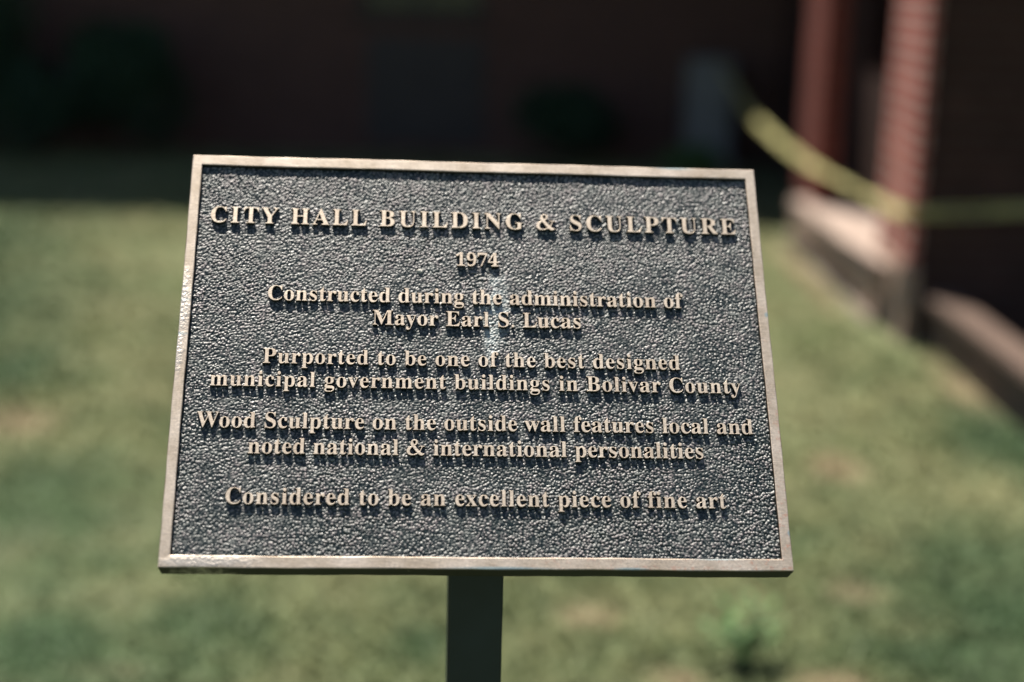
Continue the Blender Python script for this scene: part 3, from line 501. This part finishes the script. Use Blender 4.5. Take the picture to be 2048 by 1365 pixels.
# ------------------------------------------------------------------ caution tape
t = NT('yellow barrier tape')
u = t.n('ShaderNodeAttribute', attribute_name='run')
band = t.math('FRACT', t.math('MULTIPLY', u.outputs['Fac'], 1.9))
v = t.n('ShaderNodeAttribute', attribute_name='across')
inmid = t.math('MULTIPLY', t.math('GREATER_THAN', v.outputs['Fac'], 0.3), t.math('LESS_THAN', v.outputs['Fac'], 0.7))
ink = t.math('MULTIPLY', inmid, t.math('MULTIPLY', t.math('GREATER_THAN', band, 0.45), t.math('GREATER_THAN', t.noise(55, 1), 0.43)))
M['tape'] = t.set(color=t.mix(ink, (0.37, 0.345, 0.15), (0.07, 0.065, 0.035)), rough=0.45, spec=0.4)
path = [(1.735, 13.075, 0.885, 60), (1.655, 11.6, 0.795, 55), (1.585, 10.35, 0.715, 52), (1.60, 9.3, 0.645, 48), (1.63, 8.4, 0.60, 40), (1.625, 7.95, 0.608, 12), (1.65, 7.5, 0.603, 2), (1.675, 7.15, 0.600, 4),
        (1.715, 6.8, 0.59, 40), (1.745, 6.648, 0.585, 80), (1.84, 6.645, 0.59, 84), (2.1, 6.67, 0.60, 82), (2.5, 6.68, 0.625, 84), (3.1, 6.68, 0.66, 84), (4.2, 6.68, 0.70, 85)]
pts = []
for i in range(len(path) - 1):
    p0, p1_, p2_, p3 = [np.array(path[min(max(k, 0), len(path) - 1)], float) for k in (i - 1, i, i + 1, i + 2)]
    for s in np.linspace(0, 1, 14, endpoint=False):
        pts.append(0.5 * (2 * p1_ + (p2_ - p0) * s + (2 * p0 - 5 * p1_ + 4 * p2_ - p3) * s * s + (3 * p1_ - p0 - 3 * p2_ + p3) * s ** 3))
pts.append(np.array(path[-1], float))
V, F, run, acr = [], [], [], []
L = 0.0
NA = 5
for i, p in enumerate(pts):
    if i: L += float(np.linalg.norm(p[:3] - pts[i - 1][:3]))
    d = Vector((pts[min(i + 1, len(pts) - 1)] - pts[max(i - 1, 0)])[:3]).normalized()
    hz = d.cross(Vector((0, 0, 1))).normalized()
    up = hz.cross(d).normalized()
    a = R(p[3])
    wv = up * math.sin(a) - hz * math.cos(a)     # 90 = upright band
    nv = d.cross(wv)
    for side_ in (0, 1):
        for k in range(NA):
            c = (k / (NA - 1) - 0.5)
            V.append(Vector(p[:3]) + wv * 0.050 * c + nv * (0.004 * math.cos(c * 5 + i * 0.35) + (0.0004 if side_ else -0.0004)))
            run.append(L); acr.append(k / (NA - 1))
m2 = NA * 2
for i in range(len(pts) - 1):
    a0, b0 = i * m2, (i + 1) * m2
    for k in range(NA - 1):
        F.append((a0 + k, a0 + k + 1, b0 + k + 1, b0 + k))
        F.append((a0 + NA + k + 1, a0 + NA + k, b0 + NA + k, b0 + NA + k + 1))
    F.append((a0, b0, b0 + NA, a0 + NA))
    F.append((a0 + NA - 1, a0 + 2 * NA - 1, b0 + 2 * NA - 1, b0 + NA - 1))
tape = mesh_obj('caution_tape', V, F, M['tape'], smooth=False)
for nm, arr in (('run', run), ('across', acr)):
    tape.data.attributes.new(nm, 'FLOAT', 'POINT').data.foreach_set('value', np.array(arr, np.float32))
tag(tape, 'yellow barrier tape sagging from the grey cabinet to the brick piers', 'tape')


# ------------------------------------------------------------------ shrubs
def shrub(loc, rx, ry, hgt, nleaf, label, seed, lobes=7, leaf=0.035, mat='leaf_dark'):
    rg = np.random.default_rng(seed)
    root = empty('shrub', loc)
    tag(root, label, 'shrub', 'evergreen shrubs along the far wall')
    st = MB()
    cs = []
    for k in range(lobes):
        a = rg.random() * 6.28
        rr = 0.55 * math.sqrt(rg.random())
        c = np.array([math.cos(a) * rr * rx, math.sin(a) * rr * ry, hgt * (0.35 + 0.4 * rg.random())])
        cs.append((c, 0.5 + 0.25 * rg.random()))
        st.tube([(0.02 * k - 0.06, 0, -0.03), (c[0] * 0.4, c[1] * 0.4, c[2] * 0.5), tuple(c)], [0.018, 0.012, 0.005], 5)
    st.build('stem', M['bark'], root)
    P, T = [], []
    for q in range(nleaf):
        c, s = cs[rg.integers(lobes)]
        d = rg.normal(size=3); d /= np.linalg.norm(d)
        r_ = s * (0.55 + 0.55 * rg.random() ** 0.6)
        p = c + d * r_ * np.array([rx, ry, hgt * 0.5]) * 0.9
        if p[2] < 0.02: p[2] = 0.02 + 0.1 * rg.random()
        P.append(p)
    P = np.array(P)
    n_ = len(P)
    d1 = rg.normal(size=(n_, 3)); d1 /= np.linalg.norm(d1, axis=1)[:, None]
    d2 = np.cross(d1, rg.normal(size=(n_, 3))); d2 /= np.linalg.norm(d2, axis=1)[:, None]
    ls = (leaf * (0.6 + 0.7 * rg.random(n_)))[:, None]
    V = np.stack([P - d1 * ls, P + d2 * ls * 0.45, P + d1 * ls, P - d2 * ls * 0.45], 1).reshape(-1, 3)
    F = np.arange(n_ * 4).reshape(-1, 4)
    fo = np_mesh('foliage', V, F, M[mat], root, smooth=False)
    fo.data.attributes.new('tint', 'FLOAT', 'FACE').data.foreach_set('value', rg.random(n_).astype(np.float32))
    return root


shrub((0.42, 13.05, 0), 0.42, 0.4, 0.70, 5000, 'round clipped shrub in shade just left of the grey cabinet', 3)
shrub((-3.35, 12.9, 0), 0.5, 0.45, 1.15, 6500, 'dark upright shrub nearest the plaque among those at the left end of the far wall', 4)
shrub((-4.0, 12.7, 0), 0.5, 0.45, 0.85, 5500, 'lower dark shrub, middle one of those at the left end of the far wall', 5)
shrub((-4.75, 12.8, 0), 0.6, 0.5, 1.75, 8000, 'tall dark shrub at the left edge of the photo by the far wall', 6, lobes=9)
shrub((1.45, 12.3, 0), 0.28, 0.25, 0.28, 1500, 'small low shrub with yellowish leaves at the foot of the grey cabinet', 8, leaf=0.04, mat='leaf_weed')


# ------------------------------------------------------------------ weed in the grass
def weed(loc, seed):
    rg = random.Random(seed)
    root = empty('weed', loc)
    tag(root, 'leafy green weed with a reddish tip growing out of the lawn near the post', 'weed')
    st = MB()
    lv = {'leaf': ([], []), 'red_leaf': ([], [])}
    for k, (tx, ty, hz) in enumerate([(0.015, 0.0, 0.17), (-0.05, 0.02, 0.12), (0.06, -0.01, 0.13), (-0.09, -0.02, 0.08), (0.03, -0.05, 0.1), (-0.03, -0.06, 0.09), (0.1, 0.03, 0.07)]):
        top = Vector((tx, ty, hz))
        st.tube([(0, 0, -0.02), (tx * 0.4, ty * 0.4, hz * 0.5), top], [0.003, 0.0024, 0.001], 5)
        nl = int(7 + hz * 40)
        for q in range(nl):
            f = 0.2 + 0.8 * q / (nl - 1)
            p = Vector((tx * f, ty * f, hz * f + 0.02))
            a = rg.random() * 6.28
            ln_ = 0.062 * (1.05 - 0.5 * f) * (0.7 + 0.5 * rg.random())
            d = Vector((math.cos(a), math.sin(a), 0.35)).normalized()
            sd = d.cross(Vector((0, 0, 1))).normalized() * ln_ * 0.26
            key = 'red_leaf' if (k == 0 and f > 0.85) else 'leaf'
            V, F = lv[key]
            b = len(V)
            dn = Vector((0, 0, -0.2 * ln_))
            V += [p, p + d * ln_ * 0.45 + sd, p + d * ln_ + dn, p + d * ln_ * 0.45 - sd, p + d * ln_ * 0.5 - Vector((0, 0, 0.1 * ln_))]
            F += [(b, b + 1, b + 4), (b + 1, b + 2, b + 4), (b + 2, b + 3, b + 4), (b + 3, b, b + 4)]
    st.build('stem', M['leaf_weed'], root)
    for key, mt in (('leaf', 'leaf_weed'), ('red_leaf', 'leaf_red')):
        ob = mesh_obj(key, *lv[key], M[mt], root)
        ob.data.attributes.new('tint', 'FLOAT', 'FACE').data.foreach_set('value', np.array([rg.random() for _ in ob.data.polygons], np.float32))


weed((0.565, 3.27, 0), 5)

# ------------------------------------------------------------------ the plaque on its post
PR = Matrix(((0.997, -0.0396, 0.0668), (0.0768, 0.6286, -0.7739), (-0.0113, 0.7767, 0.6297)))
PR = PR.to_quaternion().normalized().to_matrix().to_4x4()
PM = Matrix.Translation((-0.0332, 1.4872, 1.1797)) @ PR         # face frame: x right, y up the face, z out of it
YAW = math.atan2(0.0768, 0.997)
root = empty('memorial_plaque', (-0.0335, 1.503, 0), YAW)
tag(root, 'cast bronze plaque with raised lettering, tilted on a square black post in the lawn', 'plaque')
INV = (Matrix.Translation(root.location) @ Matrix.Rotation(YAW, 4, 'Z')).inverted()


def on_face(ob):
    ob.parent = root
    ob.matrix_basis = INV @ PM
    return ob


W2, H2 = 0.305, 0.2286
FLOOR = -0.0044
TH = 0.0235

# bronze: satin metal dulled by weather, fine sanding lines, copper-pink pitting, a few verdigris bands
def bronze(name, frame):
    t = NT(name)
    mp = t.n('ShaderNodeMapping'); t.put(mp.inputs[0], t.co); mp.inputs['Scale'].default_value = (60, 900, 60)
    streak = t.noise(1.0, 3, 0.6, mp.outputs[0])
    n1 = t.noise(26, 5, 0.65)
    n2 = t.noise(420, 3, 0.6)
    col = t.ramp(n1, [(0.3, (0.36, 0.295, 0.225) if frame else (0.48, 0.39, 0.30)), (0.7, (0.58, 0.505, 0.43) if frame else (0.66, 0.57, 0.465))])
    col = t.mix(0.35, col, t.ramp(n2, [(0.35, 0.6), (0.7, 1.25)]), 'MULTIPLY')
    col = t.mix(0.5, col, t.ramp(streak, [(0.35, 0.75), (0.65, 1.15)]), 'MULTIPLY')
    rough = t.ramp(n2, [(0.3, 0.46), (0.7, 0.62)])
    if frame:
        pit = t.ramp(t.math('MULTIPLY', t.math('SUBTRACT', t.noise(130, 5, 0.7), 0.0), 1.0), [(0.56, 0.0), (0.62, 1.0)])
        area = t.ramp(t.math('ADD', t.xyz()[0], t.math('MULTIPLY', t.xyz()[1], -1.0)), [(0.18, 0.0), (0.5, 1.0)])
        col = t.mix(t.math('MULTIPLY', t.math('MULTIPLY', pit, area), 0.75), col, (0.42, 0.23, 0.17))
        ver = None
        for (x0, y0, rx, ry) in [(-0.302, 0.0545, 0.010, 0.0022), (-0.305, 0.016, 0.012, 0.0026), (-0.291, 0.083, 0.004, 0.0022), (0.02, -0.2275, 0.062, 0.0024), (0.145, -0.2275, 0.022, 0.0022), (0.23, -0.2168, 0.03, 0.0016), (0.215, 0.2275, 0.025, 0.002),
                                 (0.303, 0.05, 0.003, 0.004), (0.304, -0.19, 0.003, 0.004)]:
            b = t.blob(x0, y0, rx, ry, rag=0.25, ragscale=300.0)
            ver = b if ver is None else t.math('MAXIMUM', ver, b)
        col = t.mix(t.math('MULTIPLY', ver, 0.85), col, (0.22, 0.30, 0.32))
    # dark paint left on the rim, on the flanks of the letters, the recess wall and the back
    z = t.xyz()[2]
    pa = t.ramp(t.math('ADD', t.math('MULTIPLY', z, -200), t.math('MULTIPLY', t.noise(60, 4), 0.10)), [(0.13, 0.0), (0.26, 1.0)])
    chip = t.ramp(t.noise(75, 4, 0.6), [(0.70, 0.0), (0.74, 1.0)])
    pa = t.math('MULTIPLY', pa, t.math('SUBTRACT', 1.0, t.math('MULTIPLY', chip, 0.5)))
    # bare copper-brown line where the paint has worn off the edge
    ed = t.ramp(t.math('MULTIPLY', z, -200), [(0.06, 0.0), (0.12, 1.0), (0.2, 1.0), (0.3, 0.0)])
    col = t.mix(t.math('MULTIPLY', ed, 0.55), col, (0.30, 0.13, 0.07))
    col = t.mix(pa, col, (0.014, 0.016, 0.013))
    t.set(metal=t.math('MULTIPLY', t.math('SUBTRACT', 1.0, pa), 0.52), spec=t.math('SUBTRACT', 0.5, t.math('MULTIPLY', pa, 0.35)))
    rough = t.mix(pa, rough, (0.7, 0.7, 0.7))
    hb = t.math('ADD', t.math('MULTIPLY', n2, 0.7), t.math('MULTIPLY', streak, 0.5))
    if frame:   # hammered spots on the border, their sun glint painted into the colour
        hm = None
        for (x0, y0, rx, ry) in [(-0.262, -0.222, 0.05, 0.0075), (-0.302, 0.05, 0.008, 0.05), (-0.303, -0.005, 0.006, 0.03)]:
            q = t.blob(x0, y0, rx, ry, rag=0.6, ragscale=120)
            hm = q if hm is None else t.math('MAXIMUM', hm, q)
        hb = t.math('ADD', hb, t.math('MULTIPLY', hm, t.math('MULTIPLY', t.noise(330, 2, 0.5), 5.0)))
        rough = t.mix(t.math('MULTIPLY', hm, 0.7), rough, (0.3, 0.3, 0.3))
        col = t.mix(t.math('MULTIPLY', hm, 0.6), col, (0.72, 0.66, 0.58))
    t.bump(hb, 0.35, 0.0006)
    return t.set(color=col, rough=rough)


M['bronze_frame'] = bronze('weathered bronze border', True)
M['bronze_letter'] = bronze('weathered bronze letters', False)

# frame: one ring of cross-sections round the rectangle (outer rim, rolled edge, flat face, rolled edge, drafted inner wall)
prof = [(0.0006, 0.0006, -TH), (0.0, 0.0, -0.0012), (0.0003, 0.0003, -0.0004), (0.0010, 0.0010, 0.0), (0.0097, 0.0113, 0.0), (0.0103, 0.0119, -0.0003), (0.0107, 0.0123, -0.0010), (0.0112, 0.0129, -0.0060), (0.0112, 0.0129, -0.0120)]
NS = 60
ringpts = [(a, -1) for a in np.linspace(-1, 1, NS, endpoint=False)] + [(1, a) for a in np.linspace(-1, 1, NS, endpoint=False)] + \
          [(-a, 1) for a in np.linspace(-1, 1, NS, endpoint=False)] + [(-1, -a) for a in np.linspace(-1, 1, NS, endpoint=False)]
V, F = [], []
nr = len(ringpts)
for j, (ix, iy, z) in enumerate(prof):
    for (a, b) in ringpts:
        wob = 0.00022 * math.sin(a * 9.3 + b * 5.1) + 0.00015 * math.sin(a * 31 + b * 27 + j)
        V.append((a * (W2 - ix + wob), b * (H2 - iy + wob), z + (0.00008 * math.sin(a * 14 + b * 11) if z > -0.002 else 0)))
for j in range(len(prof) - 1):
    for i in range(nr):
        k = (i + 1) % nr
        F.append((j * nr + i, j * nr + k, (j + 1) * nr + k, (j + 1) * nr + i))
F.append(tuple(range(nr))[::-1])
fr = mesh_obj('border_frame', V, F, M['bronze_frame'], smooth=False)
on_face(fr)

# pebbled background: a dense relief of small rounded grains
def hash2(ix, iy, s):
    h = np.sin(ix * 127.1 + iy * 311.7 + s * 74.7) * 43758.5453
    return h - np.floor(h)


def vnoise(x, y, s):
    ix, iy = np.floor(x), np.floor(y)
    fx, fy = x - ix, y - iy
    fx, fy = fx * fx * (3 - 2 * fx), fy * fy * (3 - 2 * fy)
    return (hash2(ix, iy, s) * (1 - fx) + hash2(ix + 1, iy, s) * fx) * (1 - fy) + (hash2(ix, iy + 1, s) * (1 - fx) + hash2(ix + 1, iy + 1, s) * fx) * fy


def grains(x, y, cell, s):
    gx, gy = x / cell, y / cell
    ix, iy = np.floor(gx), np.floor(gy)
    best = np.zeros(x.shape)
    for dx in (-1, 0, 1):
        for dy in (-1, 0, 1):
            cx, cy = ix + dx, iy + dy
            px = cx + 0.5 + (hash2(cx, cy, s) - 0.5) * 0.95
            py = cy + 0.5 + (hash2(cx, cy, s + 1) - 0.5) * 0.95
            r2 = (gx - px) ** 2 + (gy - py) ** 2
            hgt = 0.45 + 0.55 * hash2(cx, cy, s + 2)
            best = np.maximum(best, hgt * np.clip(1 - r2 / 0.55, 0, 1) ** 0.8)
    return np.clip(best, 0, None)


step = 0.0005
px = np.arange(-W2 + 0.0105, W2 - 0.0104, step)
py = np.arange(-H2 + 0.0121, H2 - 0.0120, step)
X, Y = np.meshgrid(px, py)
wx = X + 0.0016 * (vnoise(X * 160, Y * 160, 3) - 0.5)
wy = Y + 0.0016 * (vnoise(X * 160, Y * 160, 9) - 0.5)
ca, sa = math.cos(0.5), math.sin(0.5)
gr = grains((wx * ca + wy * sa) * 0.85, (-wx * sa + wy * ca) * 1.12, 0.0025, 1.0)
bead = np.clip(grains(wx, wy, 0.0026, 41.0) - 0.12, 0, None) * 1.15
k = np.clip(1.6 * (vnoise(X * 14, Y * 14, 51) * 0.6 + vnoise(X * 33, Y * 33, 53) * 0.4 - 0.5) + 0.45 - Y * 2.2 + X * 0.5, 0, 1)
gr = gr * (1 - k) + bead * k
gr *= 0.85 + 0.35 * vnoise(X * 45, Y * 45, 61)
gr2 = grains(wx, wy, 0.0017, 5.0)
Hh = 0.00152 * gr + 0.00022 * gr2 + 0.0005 * (vnoise(X * 60, Y * 60, 21) - 0.5) + 0.00015 * (vnoise(X * 900, Y * 900, 31) - 0.5)
nick = np.exp(-(((X + 0.0613) / 0.0032) ** 2 + ((Y - 0.0950) / 0.0022) ** 2) ** 2)
Hh = Hh + nick * 0.0022
V = np.stack([X, Y, FLOOR - 0.0008 + Hh], -1).reshape(-1, 3)
ny, nx = X.shape
idx = np.arange(nx * ny).reshape(ny, nx)
F = np.stack([idx[:-1, :-1], idx[:-1, 1:], idx[1:, 1:], idx[1:, :-1]], -1).reshape(-1, 4)
t = NT('dark plaque paint')
at = t.n('ShaderNodeAttribute', attribute_name='sheen_wear')
n1 = t.noise(38, 5, 0.6)
base = t.mix(t.ramp(t.math('ADD', at.outputs['Fac'], t.math('MULTIPLY', t.math('SUBTRACT', n1, 0.5), 0.5)), [(0.40, 0.0), (0.88, 1.0)]), (0.007, 0.0165, 0.0165), t.mix(t.ramp(t.noise(85, 3), [(0.4, 0.0), (0.6, 1.0)]), (0.225, 0.192, 0.188), (0.185, 0.192, 0.178)))  # pale sheen and some wear on the grain tops, painted by relief height
# bird lime and verdigris streak beside the lettering
st = t.math('MAXIMUM', t.blob(0.018, 0.052, 0.018, 0.05, rag=0.8, ragscale=110), t.blob(0.013, 0.024, 0.010, 0.05, rag=0.6, ragscale=160))
st = t.math('MULTIPLY', st, t.ramp(t.noise(170, 4, 0.7), [(0.38, 0.0), (0.55, 1.0)]))
base = t.mix(t.math('MULTIPLY', st, 0.62), base, (0.56, 0.62, 0.60))
base = t.mix(t.blob(-0.0613, 0.0950, 0.0045, 0.003), base, (0.55, 0.52, 0.45))
t.bump(t.noise(700, 3), 0.25, 0.0004)
M['plaque_paint'] = t.set(color=base, rough=t.ramp(n1, [(0.3, 0.36), (0.7, 0.52)]), spec=0.6)
pan = np_mesh('background_panel', V, F, M['plaque_paint'])
pan.data.attributes.new('sheen_wear', 'FLOAT', 'POINT').data.foreach_set('value', np.clip(gr, 0, 1).astype(np.float32).ravel())
on_face(pan)

# ---- raised lettering: roman capitals and lower case drawn as outlines, extruded with a rounded edge
def outline(spl, poly):
    """contour as clean points in em, no doubled points"""
    P = []
    if poly:
        P = [(spl[2 * k] / 1000, spl[2 * k + 1] / 1000) for k in range(len(spl) // 2)]
    else:
        m = len(spl) // 6
        q = [spl[6 * k:6 * k + 6] for k in range(m)]
        for k in range(m):
            a, b = q[k], q[(k + 1) % m]
            p0, h0, h1, p1 = [np.array(v, float) / 1000 for v in (a[2:4], a[4:6], b[0:2], b[2:4])]
            d = p1 - p0
            ln = np.hypot(*d)
            if ln < 1e-6: continue
            flat = max(abs(d[0] * (h - p0)[1] - d[1] * (h - p0)[0]) for h in (h0, h1)) / ln
            for s in np.linspace(0, 1, 1 if flat < 0.004 else 6, endpoint=False):
                P.append(tuple((1 - s) ** 3 * p0 + 3 * (1 - s) ** 2 * s * h0 + 3 * (1 - s) * s * s * h1 + s ** 3 * p1))
    out = []
    for p in P:
        if not out or math.hypot(p[0] - out[-1][0], p[1] - out[-1][1]) > 0.004: out.append(p)
    if math.hypot(out[0][0] - out[-1][0], out[0][1] - out[-1][1]) < 0.004: out.pop()
    return out


def build_line(text, x0, x1, yb, cap, thin=0.0, words=None):
    cu = bpy.data.curves.new('line', 'CURVE')
    cu.dimensions = '2D'
    cu.fill_mode = 'BOTH'
    cu.resolution_u = 5
    size = cap / 0.678
    XS = 0.95    # slightly condensed
    adv = [GLYPH[c][0] / 1000 * XS for c in text]
    left = GL_LEFT(text[0]) * XS; right = GL_RIGHT(text[-1]) * XS
    nat = sum(adv) - left - (adv[-1] - right)
    target = (x1 - x0) / size
    trk = (target - nat) / (len(text) - 1)
    x = -left
    for c, a in zip(text, adv):
        for spl in GLYPH[c][1]:
            P = outline(spl, c == '&')
            s = cu.splines.new('POLY')
            s.points.add(len(P) - 1)
            for k, (u_, v_) in enumerate(P):
                s.points[k].co = (u_ * XS + x, v_, 0, 1)
            s.use_cyclic_u = True
        x += a + trk
    depth = (-0.0001 - (FLOOR - 0.0014)) / size
    bev = 0.008
    cu.offset = -0.010
    cu.bevel_depth = bev
    cu.bevel_resolution = 2
    cu.extrude = depth / 2 - bev
    tmp = bpy.data.objects.new('tmp', cu)
    COL.objects.link(tmp)
    dg = bpy.context.evaluated_depsgraph_get()
    me = bpy.data.meshes.new_from_object(tmp.evaluated_get(dg))
    bpy.data.objects.remove(tmp)
    bpy.data.curves.remove(cu)
    me.transform(Matrix.Translation((x0, yb, (-0.0001 + FLOOR - 0.0014) / 2)) @ Matrix.Scale(size, 4))
    me.name = 'raised_lettering'
    me.materials.clear()
    me.materials.append(M['bronze_letter'])
    ob = bpy.data.objects.new('raised_lettering', me)
    COL.objects.link(ob)
    ob['label'] = 'raised bronze line reading "%s"' % text
    return on_face(ob)


def GL_LEFT(c):
    return min(v for s in GLYPH[c][1] for v in (s[0::2] if c == '&' else s[2::6])) / 1000


def GL_RIGHT(c):
    return max(v for s in GLYPH[c][1] for v in (s[0::2] if c == '&' else s[2::6])) / 1000


mm = 0.001
for (txt, x0, x1, yb, cap, thin) in [
        ('CITY HALL BUILDING & SCULPTURE', -281.5, 278.6, 146.2, 19.0, 0.006),
        ('1974', -23.6, 21.3, 100.6, 15.2, 0.004),
        ('Constructed during the administration of', -217.2, 215.2, 56.0, 16.8, 0.0),
        ('Mayor Earl S. Lucas', -109.5, 106.0, 30.0, 16.8, 0.0),
        ('Purported to be one of the best designed', -218.5, 207.0, -15.2, 16.3, 0.0),
        ('municipal government buildings in Bolivar County', -269.3, 268.5, -40.8, 16.3, 0.0),
        ('Wood Sculpture on the outside wall features local and', -279.8, 277.2, -85.6, 16.5, 0.0),
        ('noted national & international personalities', -227.8, 224.4, -112.6, 16.5, 0.0),
        ('Considered to be an excellent piece of fine art', -246.2, 243.6, -164.8, 16.5, 0.0)]:
    build_line(txt, x0 * mm, x1 * mm, yb * mm, cap * mm, thin)

# post: square steel tube, black paint, top cut to the slope of the plaque, with a fixing plate behind
t = NT('black post paint')
n1 = t.noise(14, 5)
chip = t.ramp(t.noise(95, 5, 0.65), [(0.74, 0.0), (0.77, 1.0)])
col = t.mix(chip, t.ramp(n1, [(0.3, (0.008, 0.017, 0.021)), (0.7, (0.013, 0.026, 0.032))]), (0.16, 0.12, 0.08))
t.bump(t.noise(500, 3), 0.2, 0.0005)
M['post'] = t.set(color=col, rough=0.42, spec=0.35)
hw = 0.0288
bm = bmesh.new()
bmesh.ops.create_cube(bm, size=1)
nrm = PM.to_3x3() @ Vector((0, 0, 1))
pt = INV @ (PM @ Vector((0, 0, -TH - 0.006)))
nl = INV.to_3x3() @ nrm
for v in bm.verts:
    xx_, yy_ = v.co.x * 2 * hw, v.co.y * 2 * hw
    zt = pt.z - (nl.x * (xx_ - pt.x) + nl.y * (yy_ - pt.y)) / nl.z
    v.co = Vector((xx_, yy_, zt if v.co.z > 0 else -0.25))
bmesh.ops.bevel(bm, geom=[e for e in bm.edges if abs((e.verts[0].co - e.verts[1].co).z) > 0.5], offset=0.0025, segments=3, affect='EDGES')
me = bpy.data.meshes.new('post')
bm.to_mesh(me); bm.free()
me.materials.append(M['post'])
link(bpy.data.objects.new('post', me), root)
mb = MB().box((-0.07, -0.05, -TH - 0.0065), (0.07, 0.05, -TH - 0.0005), 0.001)
for sx in (-0.055, 0.055):
    for sy in (-0.036, 0.036):
        mb.tube([(sx, sy, -TH - 0.0066), (sx, sy, -TH - 0.011)], 0.006, 6)
fp = mb.build('fixing_plate', M['post'])
on_face(fp)
